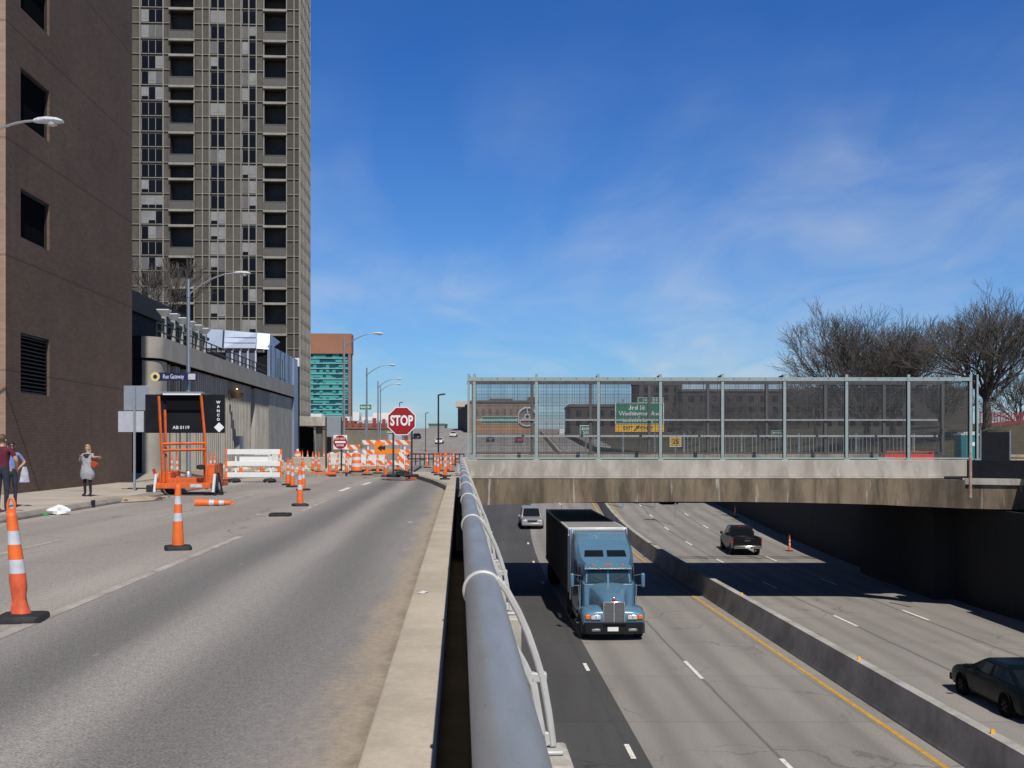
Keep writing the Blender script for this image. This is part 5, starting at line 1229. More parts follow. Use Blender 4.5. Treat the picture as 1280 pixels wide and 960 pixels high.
# litter
B = MB(); secs = []
random.seed(2)
for k in range(7):
    u = k / 6; ring = []
    for j in range(10):
        a = 2 * math.pi * j / 10; r = math.sin(math.pi * (.08 + .84 * u)) * random.uniform(.7, 1.2); ring.append((-.28 + .56 * u, .17 * r * math.cos(a), max(.005, .10 + .13 * r * math.sin(a))))
    secs.append(ring)
B.loft(secs); tag(B.build('plastic_bag', m_white, loc=spot(73, 643.5), rz=.2, ang=20), 'crumpled white plastic bag in the gutter', 'litter')
B = MB(); B.lathe([(.03, 0), (.06, .01), (.06, .08), (.03, .10)], seg=10); B.box((.07, .02, .04), (.1, .08, .06)); tag(B.build('green_wrapper', M('green_wrapper', (.06, .38, .10), .5), loc=spot(53, 645)), 'small green wrapper in the gutter beside the white bag', 'litter')
for px, py, z0, lb in ((529, 741, .2, 'scrap of pale paper lying on the concrete ledge'), (323, 643.5, 0, 'scrap of white paper on the road near the loose cone base'), (512, 653, 0, 'scrap of white paper on the dark lane')):
    B = MB(); B.add([(-.07, -.03, .002), (.0, -.045, .012), (.075, -.02, .003), (.06, .03, .012), (-.01, .04, .004), (-.08, .025, .01)], [(0, 1, 2, 3, 4, 5)]); tag(B.build('paper_scrap', m_white, loc=spot(px, py, z0), rz=px), lb, 'litter', 'scraps of paper')
B = MB(); B.b2(-.02, .02, -.12, .12, .0, .20); tag(B.build('drain_mark', m_black, loc=(SX(-9.74, 29.3), 29.3, 0), rz=ST), 'black drain slot in the face of the kerb near the woman in grey', 'drain')

# ================================================================== people
m_skin = M('skin', (.50, .29, .20), .55, 0, .08, 8)
def skin(B, verts, edges, radii, mats_fn=None, sub=1):
    me = bpy.data.meshes.new('sk'); me.from_pydata([tuple(v) for v in verts], edges, []); o = bpy.data.objects.new('sk', me); COL.objects.link(o)
    m_ = o.modifiers.new('s', 'SKIN'); m_.use_smooth_shade = True; m_.branch_smoothing = .3
    for i, r in enumerate(radii):
        d = me.skin_vertices[0].data[i]; d.radius = (r, r) if not isinstance(r, tuple) else r; d.use_root = (i == 0)
    s_ = o.modifiers.new('u', 'SUBSURF'); s_.levels = sub; s_.render_levels = sub
    dg = bpy.context.evaluated_depsgraph_get(); dg.update(); ev = bpy.data.meshes.new_from_object(o.evaluated_get(dg)); bpy.data.objects.remove(o)
    off = len(B.v); B.v += [tuple(v.co) for v in ev.vertices]
    for p in ev.polygons:
        B.f.append(tuple(off + i for i in p.vertices)); B.m.append(mats_fn(p.center) if mats_fn else 0)
def hand(B, w_, d, side, mat):
    d = Vector(d).normalized(); s_ = d.cross(Vector((0, 1, .2))).normalized(); w_ = Vector(w_)
    vs = [w_, w_ + d * .05, w_ + d * .09]; es = [(0, 1), (1, 2)]; rs = [.026, (.038, .02), .032]
    skin(B, vs, es, rs, lambda c: mat)
    for i, (off, ln) in enumerate(((-.030, .068), (-.010, .078), (.010, .073), (.030, .055))):
        p = w_ + d * .085 + s_ * off; B.tube([p, p + d * ln * .5 + Vector((0, -.006, -.004)), p + d * ln + Vector((0, -.02, -.012))], [.0095, .009, .007], 6, mat)
    p = w_ + d * .035 + s_ * .034 * side; B.tube([p, p + d * .03 + s_ * .024 * side, p + d * .06 + s_ * .032 * side], [.011, .010, .008], 6, mat)
def person(label, loc, rz, hgt, mats, pose, hair, extra=None, female=True, group=None):
    """local front is -Y; pose: dict of joints for a 1.70 m figure"""
    t = thing('person', label, 'person', loc, rz, group); t.scale = (hgt / 1.70,) * 3
    J = dict(pel=(0, 0, .93), wai=(0, 0, 1.06), che=(0, .0, 1.25), nec=(0, .01, 1.43), nk2=(0, .0, 1.48), hea=(0, -.01, 1.56), top=(0, .0, 1.655),
             hl=(-.085, 0, .88), kl=(-.095, -.01, .49), al=(-.10, .02, .09), fl=(-.115, -.13, .035), hr=(.085, 0, .88), kr=(.095, -.01, .49), ar=(.10, .02, .09), fr=(.115, -.13, .035),
             sl=(-.175 if female else -.20, .01, 1.375), el=(-.24, .02, 1.11), wl=(-.25, -.06, .87), sr=(.175 if female else .20, .01, 1.375), er=(.24, .02, 1.11), wr=(.25, -.06, .87))
    J.update(pose)
    R = dict(pel=(.15, .105), wai=(.125, .09) if female else (.145, .10), che=(.15, .105) if female else (.175, .12), nec=.058, nk2=.052, hea=(.074, .092), top=(.055, .065), hl=.09, kl=.058, al=.040, fl=(.038, .03), hr=.09, kr=.058, ar=.040, fr=(.038, .03),
             sl=.055, el=.040, wl=.027, sr=.055, er=.040, wr=.027)
    if not female:
        for k in ('sl', 'sr'): R[k] = .066
        for k in ('el', 'er'): R[k] = .048
        for k in ('wl', 'wr'): R[k] = .032
    ks = ['pel'] + [k for k in J if k != 'pel']; ix = {k: i for i, k in enumerate(ks)}
    E = [('pel', 'wai'), ('wai', 'che'), ('che', 'nec'), ('nec', 'nk2'), ('nk2', 'hea'), ('hea', 'top'), ('pel', 'hl'), ('hl', 'kl'), ('kl', 'al'), ('al', 'fl'), ('pel', 'hr'), ('hr', 'kr'), ('kr', 'ar'), ('ar', 'fr'), ('che', 'sl'), ('sl', 'el'), ('el', 'wl'), ('che', 'sr'), ('sr', 'er'), ('er', 'wr')]
    cut = mats.get('sleeve', .55)
    def seg_u(c, a, b):
        a, b = Vector(J[a]), Vector(J[b]); d = b - a; u = max(0, min(1, (c - a).dot(d) / d.length_squared)); return u, (c - (a + d * u)).length
    def mf(c):
        c = Vector(c)
        for s_ in 'lr':
            u1, d1 = seg_u(c, 's' + s_, 'e' + s_); u2, d2 = seg_u(c, 'e' + s_, 'w' + s_)
            if min(d1, d2) < .062 and abs(c.x) > .13:
                if d2 < d1: return 1 if cut >= 1.5 else 0
                return 1 if u1 < cut else 0
        if c.z > 1.435: return 0
        if c.z > mats.get('waist', .95): return 1
        if c.z > .085: return 2
        return 3
    B = MB(); skin(B, [J[k] for k in ks], [(ix[a], ix[b]) for a, b in E], [R[k] for k in ks], mf, 2)
    for s_, sg in (('l', 1), ('r', -1)):
        hand(B, J['w' + s_], Vector(J['w' + s_]) - Vector(J['e' + s_]), sg, 0)
    h = Vector(J['hea']); 
    B.loft([[(h.x + x * .013, h.y - y, h.z + z) for x, y in ((-1, .080), (0, .105 if z < .01 else .085), (1, .080))] for z in (-.025, .0, .03)], 0, closed=False, caps=False)   # nose
    B.lathe([(.001, -.02), (.016, -.012), (.020, .0), (.016, .012), (.001, .02)], (h.x - .078, h.y + .01, h.z), 8, 'X', 0, 1.2, 1.5); B.lathe([(.001, -.02), (.016, -.012), (.020, .0), (.016, .012), (.001, .02)], (h.x + .078, h.y + .01, h.z), 8, 'X', 0, 1.2, 1.5)
    for ex in (-.03, .03): B.lathe([(.001, -.009), (.010, -.004), (.011, .003), (.001, .008)], (h.x + ex, h.y - .083, h.z + .022), 8, 'Y', 4)
    B.box((h.x, h.y - .086, h.z - .045), (.045, .008, .010), 0, 5)
    B.build('body', [m_skin, mats['top'], mats['legs'], mats['shoe'], m_blackp, M('lips', (.40, .14, .12), .5) if 'lips' not in bpy.data.materials else bpy.data.materials['lips']], t, ang=180)
    B = MB(); hm, long_ = hair; secs = []
    for i in range(9):
        a = -.62 + (math.pi / 2 + .62) * i / 8; r = math.cos(a); zz_ = h.z + .035 + .105 * math.sin(a)
        ring = []
        for j in range(16):
            b = 2 * math.pi * j / 16; f_ = .088 * r; y = .106 * r * math.sin(b) + .018
            if math.sin(b) < -.2 and a < .35: y = max(y, -.035)
            ring.append((h.x + f_ * math.cos(b), h.y + y, zz_))
        secs.append(ring)
    B.loft(secs)
    if long_: B.loft([[(h.x + w_ * math.cos(b), h.y + .055 + .05 * math.sin(b), h.z + z) for b in [2 * math.pi * j / 12 for j in range(12)]] for z, w_ in ((.04, .085), (-.05, .095), (-.13, .095), (-long_, .05))])
    B.build('hair', hm, t, ang=60)
    if extra: extra(t, J)
    return t
m_jean = M('dark_jeans', (.022, .027, .045), .85, 0, .25, 8); m_blk = M('black_cloth', (.014, .014, .016), .85, 0, .2, 8); m_maroon = M('maroon_cotton', (.115, .010, .028), .85, 0, .15, 9)
m_bluec = M('blue_cotton', (.16, .24, .50), .85, 0, .15, 9); m_greyc = M('light_grey_knit', (.33, .33, .34), .9, 0, .22, 14); m_shoe = M('pink_shoe', (.42, .12, .15), .6, 0, .2, 9); m_blond = M('blond_hair', (.40, .26, .12), .6, 0, .3, 14, (1, 1, .2)); m_dkhair = M('dark_hair', (.022, .015, .012), .5, 0, .3, 14, (1, 1, .2))
def woman_extra(t, J):
    B = MB(); secs = []
    for z, w_, d_ in ((1.36, .17, .10), (1.28, .215, .13), (1.15, .20, .135), (1.05, .185, .135), (.95, .215, .16), (.80, .245, .18), (.66, .235, .175), (.56, .18, .14)):
        secs.append([(w_ * math.cos(a) * (1 + .05 * math.sin(5 * a + z * 20)), d_ * math.sin(a) * (1 + .06 * math.sin(4 * a + z * 17)) + .0, z + .02 * math.sin(3 * a)) for a in [2 * math.pi * j / 24 for j in range(24)]])
    B.loft(secs, 0, caps=False); B.build('dress', m_greyc, t, ang=80)
    B = MB(); B.loft([[(w_ * math.cos(a), d_ * math.sin(a), z) for a in [2 * math.pi * j / 20 for j in range(20)]] for z, w_, d_ in ((1.245, .155, .137), (1.31, .150, .140), (1.385, .13, .113))]); B.build('dark_top', m_blk, t, ang=80)
    B = MB(); B.lathe([(.01, -.07), (.11, -.06), (.135, 0), (.11, .06), (.01, .07)], (.285, -.07, 1.06), 16, 'Y'); bg = B.build('bag', M('rust_red_leather', (.38, .06, .02), .5, 0, .2, 9), t); 
    B = MB(); B.tube([(.22, -.07, 1.12), (.18, -.10, 1.25), (.16, -.03, 1.41), (.17, .05, 1.36)], .010, 6); B.build('strap', bpy.data.materials['rust_red_leather'], bg)
person('woman in a light grey dress over black trousers raising one arm on the sidewalk', spot(109.5, 620.5, .12), rad(-10), 1.57, dict(top=m_greyc, legs=m_blk, shoe=m_blk, sleeve=.75, waist=.9),
       dict(er=(.27, -.16, 1.28), wr=(.47, -.20, 1.29), el=(-.27, -.03, 1.16), wl=(-.14, -.17, 1.26)), (m_blond, .14), woman_extra)
person('man in a maroon t-shirt and dark jeans at the left edge, back to the camera', (spot(3, 641, .12).x, spot(3, 641, .12).y, .12), rad(170), 1.80, dict(top=m_maroon, legs=m_jean, shoe=m_shoe, sleeve=.6, waist=1.0),
       dict(el=(-.30, -.05, 1.12), wl=(-.20, -.20, .98), er=(.30, -.05, 1.12), wr=(.2, -.22, .98)), (M('brown_hair', (.10, .06, .035), .6, 0, .3, 14), 0), None, False)
def w2(t, J):
    B = MB(); B.loft([[(.10 + w_ * math.cos(a) + .20, -.10 + .05 * math.sin(a), z) for a in [2 * math.pi * j / 14 for j in range(14)]] for z, w_ in ((1.04, .05), (.90, .09), (.75, .11), (.64, .13))]); B.build('jacket', M('pale_grey_jacket', (.42, .43, .50), .9, 0, .25, 9), t, ang=60)
    h = Vector(J['hea']); B = MB()
    for ex in (-.034, .034): B.lathe([(.001, -.012), (.030, -.008), (.030, .008), (.001, .012)], (h.x + ex, h.y - .092, h.z + .022), 12, 'Y')
    B.box((h.x, h.y - .094, h.z + .028), (.14, .012, .012)); B.build('sunglasses', m_blackp, t)
person('dark haired woman in sunglasses and a blue shirt holding a grey jacket', (spot(14, 634, .12).x, spot(14, 634, .12).y, .12), rad(35), 1.64, dict(top=m_bluec, legs=m_jean, shoe=m_blk, sleeve=.7, waist=1.0),
       dict(er=(.33, .02, 1.15), wr=(.16, -.19, 1.02), el=(-.27, .02, 1.12), wl=(-.13, -.20, 1.02)), (m_dkhair, .17), w2)
# ================================================================== vehicles (local front is +Y, base at the centre on the ground)
m_tyre = M('tyre_rubber', (.016, .016, .016), .85, 0, .2, 10); m_rim = M('wheel_rim', (.36, .37, .38), .35, .7, .1, 8); m_chrome = M('chrome', (.66, .66, .65), .18, .9, .06, 4)
m_head = M('headlight_glass', (.62, .64, .66), .12, .2, .1, 9); m_tail = M('tail_light', (.33, .012, .012), .25, 0, .1, 9); m_amber = M('amber_light', (.70, .18, .02), .3, 0, .1, 9)
m_cglass = M('car_glass', (.010, .013, .018), .05, 0, .1, 2, spec=.6)
def wheel(t, x, y, r, w_, name='wheel'):
    B = MB(); s_ = 1 if x > 0 else -1
    B.lathe([(r * .58, -w_ / 2), (r * .93, -w_ / 2), (r, -w_ * .36), (r, w_ * .36), (r * .93, w_ / 2), (r * .58, w_ / 2)], (x, y, r), 24, 'X', caps=False); o = B.build(name, m_tyre, t)
    B = MB(); B.lathe([(.01, -.02), (r * .2, -.01), (r * .24, -.05), (r * .5, -.06), (r * .6, .0), (r * .6, -.10)], (0, 0, 0), 20, 'X'); 
    for i in range(6):
        a = 2 * math.pi * i / 6; B.box((.004, math.cos(a) * r * .36, math.sin(a) * r * .36), (.02, .05, r * .4), 0, 1, a - math.pi / 2)
    q = B.build('rim', [m_rim, m_black], o); q.location = (x + s_ * w_ * .48, y, r); q.rotation_euler = (0, 0, 0 if s_ > 0 else math.pi); return o
def car(name, label, loc, rz, paint, L=4.8, W=1.82, r=.33, prof=None, gh=None, zb=.22, wb=(.80, -.80), group=None, plate=True, front_detail=True, arch=1.16):
    """prof: list of (y/L from -.5 to .5, z hood/belt, width factor); gh: (y rear base, rear top, front top, front base, z belt, z roof)"""
    t = thing(name, label, 'car' if 'truck' not in name else 'pickup truck', loc, rz, group); hw = W / 2
    B = MB(); secs = []
    for yy, zt, wf in prof:
        y = yy * L; w_ = hw * wf
        half = [(w_ * .93, zb + .02), (w_ * .985, zb + .14), (w_, zb + (zt - zb) * .45), (w_ * .985, zb + (zt - zb) * .72), (w_ * .93, zt - .05), (w_ * .82, zt - .008), (w_ * .4, zt + .006)]
        secs.append([(x, y, z) for x, z in half] + [(-x, y, z) for x, z in reversed(half)])
    B.loft(secs)
    for y0 in (wb[0], wb[1]):
        for s_ in (1, -1): B.lathe([(r * .99, -.03), (r * arch, -.03), (r * arch, .012), (r * .99, .012)], (s_ * hw * .992, y0, r + .01), 24, 'X', 1)
    B.build('body', [paint, m_dark], t, ang=50)
    yr_, yrt, yft, yf, zbelt, zroof = gh; wbse = hw * .90; wt_ = hw * .72
    B = MB()
    def gring(y, z, w_): return [(w_, y, z), (-w_, y, z)]
    secs = [[(-wbse, yr_, zbelt), (wbse, yr_, zbelt), (wbse, yf, zbelt), (-wbse, yf, zbelt)], [(-wt_ - .03, yrt - .05, zroof - .08), (wt_ + .03, yrt - .05, zroof - .08), (wt_ + .03, yft + .06, zroof - .08), (-wt_ - .03, yft + .06, zroof - .08)], [(-wt_ * .94, yrt + .06, zroof - .02), (wt_ * .94, yrt + .06, zroof - .02), (wt_ * .94, yft - .06, zroof - .02), (-wt_ * .94, yft - .06, zroof - .02)], [(-wt_ * .78, yrt + .25, zroof + .01), (wt_ * .78, yrt + .25, zroof + .01), (wt_ * .78, yft - .25, zroof + .01), (-wt_ * .78, yft - .25, zroof + .01)]]
    B.loft(secs); rf = B.build('roof', paint, t, ang=30, bevel=.02)
    a = [Vector(p) for p in secs[0]]; b = [Vector(p) for p in secs[1]]
    def pane(nm, p0, p1, q1, q0, m_=.08, my=.07, off=.012):
        c = [p0, p1, q1, q0]; n = (p1 - p0).cross(q0 - p0).normalized(); ce = sum(c, Vector()) / 4
        if n.dot(ce - Vector((0, ce.y * .5, ce.z))) < 0: n = -n
        def lerp(u, v): return (p0 * (1 - u) + p1 * u) * (1 - v) + (q0 * (1 - u) + q1 * u) * v
        B = MB(); cc = [lerp(m_, my), lerp(1 - m_, my), lerp(1 - m_, 1 - my), lerp(m_, 1 - my)]
        B.loft([[p - n * .01 for p in cc], [p + n * off for p in cc]]); return B.build(nm, m_cglass, t, smooth=False)
    pane('windscreen', a[3], a[2], b[2], b[3], .06, .06); pane('rear_window', a[0], a[1], b[1], b[0], .07, .10)
    for i, j in ((1, 2), (3, 0)):
        mid0 = a[i] * .52 + a[j] * .48; mid1 = b[i] * .5 + b[j] * .5
        pane('side_window', a[i], mid0, mid1, b[i], .07, .10); pane('side_window', mid0, a[j], b[j], mid1, .07, .10)
    for s_ in (1, -1):
        for y0 in wb: wheel(t, s_ * (hw - .088), y0, r, .21)
        B = MB(); B.lathe([(.01, -.05), (.07, -.04), (.085, .02), (.01, .05)], (s_ * (hw + .10), yf - .35, zbelt + .07), 10, 'Y', 0, 1.0, 1.4); B.box((s_ * (hw + .02), yf - .33, zbelt + .03), (.12, .04, .04)); B.build('mirror', paint, t)
        zl = prof[0][1] - .16; B = MB(); B.box((s_ * hw * .70, prof[0][0] * L - .01, zl), (hw * .40, .06, .15)); B.build('tail_light', m_tail, t, bevel=.015)
        zf = prof[-1][1] - .13; B = MB(); B.box((s_ * hw * .66, prof[-1][0] * L + .0, zf), (hw * .40, .07, .15)); B.build('headlight', m_head, t, bevel=.02)
    B = MB(); B.box((0, prof[0][0] * L - .05, zb + .20), (W * .92, .14, .20)); B.build('rear_bumper', paint, t, bevel=.04)
    B = MB(); B.box((0, prof[-1][0] * L + .05, zb + .17), (W * .92, .14, .22)); B.build('front_bumper', paint, t, bevel=.04)
    B = MB(); B.box((0, prof[-1][0] * L + .03, prof[-1][1] - .15), (W * .42, .03, .15)); B.build('grille', m_blackp, t)
    B = MB(); B.box((0, prof[0][0] * L - .035, prof[0][1] - .20), (.32, .02, .15)); B.build('number_plate', m_signw, t)
    return t
SED = [(-.498, .74, .84), (-.485, .88, .91), (-.44, .96, .965), (-.30, .98, .99), (-.05, .95, 1.0), (.18, .94, 1.0), (.36, .87, .985), (.45, .80, .965), (.485, .73, .93), (.498, .64, .88)]
SUV = [(-.495, .95, .92), (-.48, 1.02, .96), (-.2, 1.06, 1.0), (.12, 1.06, 1.0), (.28, 1.06, .99), (.45, .99, .96), (.495, .88, .92)]
m_teal_car = M('dark_teal_car_paint', (.003, .007, .008), .30, 0, .1, 2, spec=.16); m_silver = M('silver_car_paint', (.40, .39, .37), .30, .45, .06, 2, coat=.6); m_blackcar = M('black_car_paint', (.010, .011, .014), .28, 0, .1, 2, coat=.12, spec=.25); m_whitecar = M('white_car_paint', (.62, .62, .62), .3, 0, .05, 2, coat=.5)
# dark sedan at the right edge, driving away
sx, sy = HX(15.95, 32.5), 32.5
car('parked_car' if False else 'sedan', 'dark green sedan driving away at the right edge of the highway', (sx, sy, -6.0), TH, m_teal_car, 4.7, 1.80, .315, SED, (-1.95, -1.05, .30, 1.20, .91, 1.38), .20, (1.42, -1.36))
g = H(663, 662)
car('sport_utility_vehicle', 'silver sport utility vehicle following behind the blue truck', (g.x + .08, g.y + 2.5, g.z), math.pi + TH, m_silver, 5.0, 1.98, .38, SUV, (-2.42, -2.2, .40, 1.05, 1.02, 1.86), .30, (1.5, -1.45))
g = H(838, 631)
car('sedan', 'black car barely visible below the bridge beam', (g.x, g.y + 2.3, g.z), TH * .3, m_blackcar, 4.7, 1.85, .33, SED, (-1.95, -1.15, .35, 1.15, .93, 1.44), .20, (1.42, -1.36))
far = [(521, 548.5, 'dark car driving up the road right behind the stop sign', m_blackcar, math.pi), (549.5, 554.5, 'white car coming down the road behind the slim lamp post', m_whitecar, math.pi), (567, 546, 'pale car farther up the road left of the warehouse', m_whitecar, math.pi), (489, 549, 'dark car left of the stop sign on the far road', m_blackcar, 0), (613, 552, 'dark blue car seen through the first panel of the fence', M('blue_car_paint', (.04, .05, .14), .3), 0), (649, 553, 'red car seen through the fence near the warehouse corner', M('red_car_paint', (.28, .02, .03), .3), 0)]
for px, py, lb, pm, rz in far:
    g = H(px, py); car('sedan', lb, g, rz - .05, pm, 4.7, 1.85, .33, SED, (-1.95, -1.15, .35, 1.15, .93, 1.44), .20, (1.42, -1.36), 'cars on the far road')
# pickup truck driving away
def pickup():
    g = H(937, 695); t = thing('pickup_truck', 'dark pickup truck with an open bed driving away under the bridge', 'pickup truck', (g.x - .1, g.y + 2.85, g.z), TH - .05)
    W = 2.0; hw = W / 2; zb = .42; L = 5.7; y0 = -2.85
    B = MB(); secs = []
    for yy, zt, wf in ((.60, 1.20, .98), (1.2, 1.19, 1.0), (2.2, 1.14, .98), (2.7, 1.04, .94), (2.85, .90, .88)):
        w_ = hw * wf; half = [(w_ * .9, zb), (w_, zb + .2), (w_, zb + .5), (w_ * .95, zt - .05), (w_ * .8, zt)]; secs.append([(x, yy, z) for x, z in half] + [(-x, yy, z) for x, z in reversed(half)])
    B.loft(secs); B.b2(-hw, hw, -.75, .6, zb, 1.2); B.build('body', m_blackcar, t, bevel=.02)
    B = MB(); B.b2(-hw, -hw + .12, y0 + .1, -.76, zb + .06, 1.24); B.b2(hw - .12, hw, y0 + .1, -.76, zb + .06, 1.24); B.b2(-hw + .12, hw - .12, y0 + .1, -.76, zb + .1, .72); B.build('bed', m_blackcar, t, bevel=.015)
    B = MB(); B.b2(-hw + .13, hw - .13, y0 + .02, y0 + .10, zb + .22, 1.23); tg = B.build('tailgate', m_blackcar, t, bevel=.015); B = MB(); B.b2(-.2, .2, y0 - .002, y0 + .018, 1.0, 1.08); B.build('handle', m_chrome, tg)
    B = MB(); secs = [[(-.92, -.72, 1.2), (.92, -.72, 1.2), (.92, 1.35, 1.2), (-.92, 1.35, 1.2)], [(-.78, -.58, 1.82), (.78, -.58, 1.82), (.78, .72, 1.82), (-.78, .72, 1.82)], [(-.70, -.48, 1.9), (.70, -.48, 1.9), (.70, .58, 1.9), (-.70, .58, 1.9)]]; B.loft(secs); cbn = B.build('cab', m_blackcar, t, bevel=.02)
    B = MB(); B.add([(-.80, -.735, 1.27), (.80, -.735, 1.27), (.70, -.635, 1.74), (-.70, -.635, 1.74), (-.80, -.70, 1.27), (.80, -.70, 1.27), (.70, -.60, 1.74), (-.70, -.60, 1.74)], [(0, 1, 2, 3), (4, 5, 6, 7), (0, 1, 5, 4), (2, 3, 7, 6), (0, 3, 7, 4), (1, 2, 6, 5)]); B.build('rear_window', m_cglass, t, smooth=False)
    for s_ in (1, -1):
        B = MB(); B.add([(s_ * .925, -.5, 1.27), (s_ * .925, .95, 1.27), (s_ * .815, .60, 1.74), (s_ * .815, -.42, 1.74)], [(0, 1, 2, 3)]); B.build('side_window', m_cglass, t, smooth=False)
        for yy in (1.75, -1.75): wheel(t, s_ * (hw - .13), yy, .40, .27)
        B = MB(); B.b2(s_ * hw * .99 - .07, s_ * hw * .99 + .005, y0 + .01, y0 + .12, .80, 1.20); B.build('tail_light', m_tail, t)
        B = MB(); B.box((s_ * (hw + .13), .95, 1.32), (.2, .08, .2)); B.build('mirror', m_blackcar, t, bevel=.03)
        B = MB(); B.box((s_ * .70, 2.84, .95), (.36, .06, .18)); B.build('headlight', m_head, t)
    B = MB(); B.b2(-hw + .05, hw - .05, y0 - .12, y0 + .02, .50, .70); rb = B.build('rear_bumper', m_chrome, t, bevel=.03); B = MB(); B.b2(-.17, .17, y0 - .14, y0 - .122, .54, .68); B.build('number_plate', m_signw, rb)
    B = MB(); B.tube([(.55, y0 + .2, .36), (.55, y0 - .08, .36)], .05, 8); B.build('exhaust', m_chrome, t)
    B = MB(); B.b2(-.25, .25, -.62, -.56, 1.835, 1.86); B.build('brake_light', m_tail, t)
pickup()
# ------------------------------------------------------------------ blue semi truck (local front +Y, origin under the bumper)
m_tblue = M('blue_truck_paint', (.095, .205, .310), .28, .10, .10, 1.2, coat=.7); m_tblue_d = M('truck_dark_trim', (.022, .024, .028), .6, 0, .2, 5); m_trail = M('trailer_side_black', (.034, .031, .028), .6, 0, .2, 1.0); m_trtop = M('trailer_roof', (.33, .33, .33), .55, .3, .15, .8); m_alu = M('trailer_frame_white', (.66, .66, .65), .42, .2, .12, 3)
def semi():
    g = H(767.5, 801); t = thing('semi_truck', 'blue semi truck with a dark box trailer driving towards the camera', 'truck', (g.x, g.y, g.z), math.pi + TH)
    # hood
    B = MB(); secs = []
    for y, w0, w1, z0, z1 in ((-.02, .43, .40, .70, 1.56), (-.10, .46, .44, .66, 1.64), (-.55, .54, .53, .66, 1.74), (-1.15, .67, .65, .66, 1.88), (-1.85, .84, .80, .66, 2.04)):
        secs.append([(-w0, y, z0), (-w0 * 1.0, y, z0 + (z1 - z0) * .55), (-w1, y, z1 - .12), (-w1 * .86, y, z1 - .02), (-w1 * .4, y, z1 + .03), (0, y, z1 + .04), (w1 * .4, y, z1 + .03), (w1 * .86, y, z1 - .02), (w1, y, z1 - .12), (w0, y, z0 + (z1 - z0) * .55), (w0, y, z0)])
    B.loft(secs); hood = B.build('hood', m_tblue, t, ang=40)
    B = MB(); B.lathe([(.015, 0), (.06, .02), (.05, .09), (.01, .13)], (0, -.04, 1.60), 10); B.build('hood_ornament', m_chrome, hood)
    B = MB(); B.box((0, .006, 1.56), (.12, .02, .16)); B.build('emblem', m_tail, hood, bevel=.02)
    # grille: chrome surround and two mesh halves
    B = MB()
    for x0, x1, z0, z1 in ((-.43, .43, 1.47, 1.53), (-.43, .43, .66, .72), (-.43, -.38, .72, 1.47), (.38, .43, .72, 1.47), (-.035, .035, .72, 1.47)): B.b2(x0, x1, -.01, .045, z0, z1)
    gr = B.build('grille', m_chrome, t, bevel=.01)
    for s_ in (-1, 1):
        B = MB(); B.b2(min(s_ * .035, s_ * .38), max(s_ * .035, s_ * .38), -.012, .005, .72, 1.47)
        i = 0
        for i in range(12): x = s_ * (.06 + i * .027); B.b2(x - .006, x + .006, .006, .03, .72, 1.47, 1)
        for i in range(14): z = .76 + i * .052; B.b2(min(s_ * .04, s_ * .375), max(s_ * .04, s_ * .375), .008, .022, z - .006, z + .006, 1)
        B.build('grille_mesh', [m_tblue_d, m_rim], gr, smooth=False)
    # fenders with lamps
    for s_ in (-1, 1):
        B = MB(); secs = []
        for y, z0, z1, xo in ((.02, .74, 1.00, 1.14), (-.04, .62, 1.10, 1.20), (-.20, .55, 1.18, 1.24), (-.55, .90, 1.25, 1.25), (-.95, .96, 1.25, 1.25), (-1.30, .84, 1.12, 1.25), (-1.55, .66, .92, 1.22)):
            xi = .43
            secs.append([(s_ * xi, y, z0), (s_ * xi, y, z1 + .06), (s_ * (xi + .25), y, z1 + .05), (s_ * (xo - .16), y, z1), (s_ * (xo - .04), y, z1 - .07), (s_ * xo, y, z1 - .18), (s_ * xo, y, z0)])
        B.loft(secs); fd = B.build('fender', m_tblue, t, ang=40)
        B = MB(); B.box((s_ * .72, .03, .92), (.40, .08, .20)); B.build('headlight_housing', m_chrome, fd, bevel=.02)
        for dx in (-.10, .10): B = MB(); B.box((s_ * .72 + dx, .076, .92), (.17, .03, .15)); B.build('headlight', m_head, fd, bevel=.02)
        B = MB(); B.box((s_ * 1.03, .03, .93), (.20, .09, .18)); B.build('turn_signal', m_amber, fd, bevel=.03)
    # bumper
    B = MB(); secs = []
    for x, y in ((-1.25, -.55), (-1.24, -.15), (-1.12, .06), (-.7, .13), (0, .15), (.7, .13), (1.12, .06), (1.24, -.15), (1.25, -.55)): secs.append([(x, y, .28), (x, y + .02, .45), (x, y, .72), (x * .95, y - .14, .72), (x * .95, y - .14, .28)])
    B.loft(secs); bm_ = B.build('bumper', M('bumper_dark', (.012, .013, .015), .35, .2, .2, 4), t, ang=40)
    B = MB(); B.b2(-.15, .27, .165, .18, .40, .56); B.build('number_plate', m_signw, bm_)
    for s_ in (-1, 1): B = MB(); B.box((s_ * .72, .15, .44), (.34, .03, .10)); B.build('fog_lamp', m_rim, bm_, bevel=.02)
    B = MB(); B.box((0, .155, .62), (.9, .02, .10)); B.build('bumper_slot', m_dark, bm_)
    # cab
    B = MB(); secs = []
    for y, w_, z0, z1 in ((-1.70, .98, .75, 2.00), (-1.85, 1.06, .75, 2.06), (-1.86, 1.06, .75, 2.06), (-3.2, 1.14, .75, 2.15), (-5.0, 1.20, .75, 2.15)):
        secs.append([(-w_, y, z0), (-w_, y, z1), (w_, y, z1), (w_, y, z0)])
    B.loft(secs); cab = B.build('cab', m_tblue, t, bevel=.03)
    # windscreen block and roof: sections in height
    B = MB(); secs = []
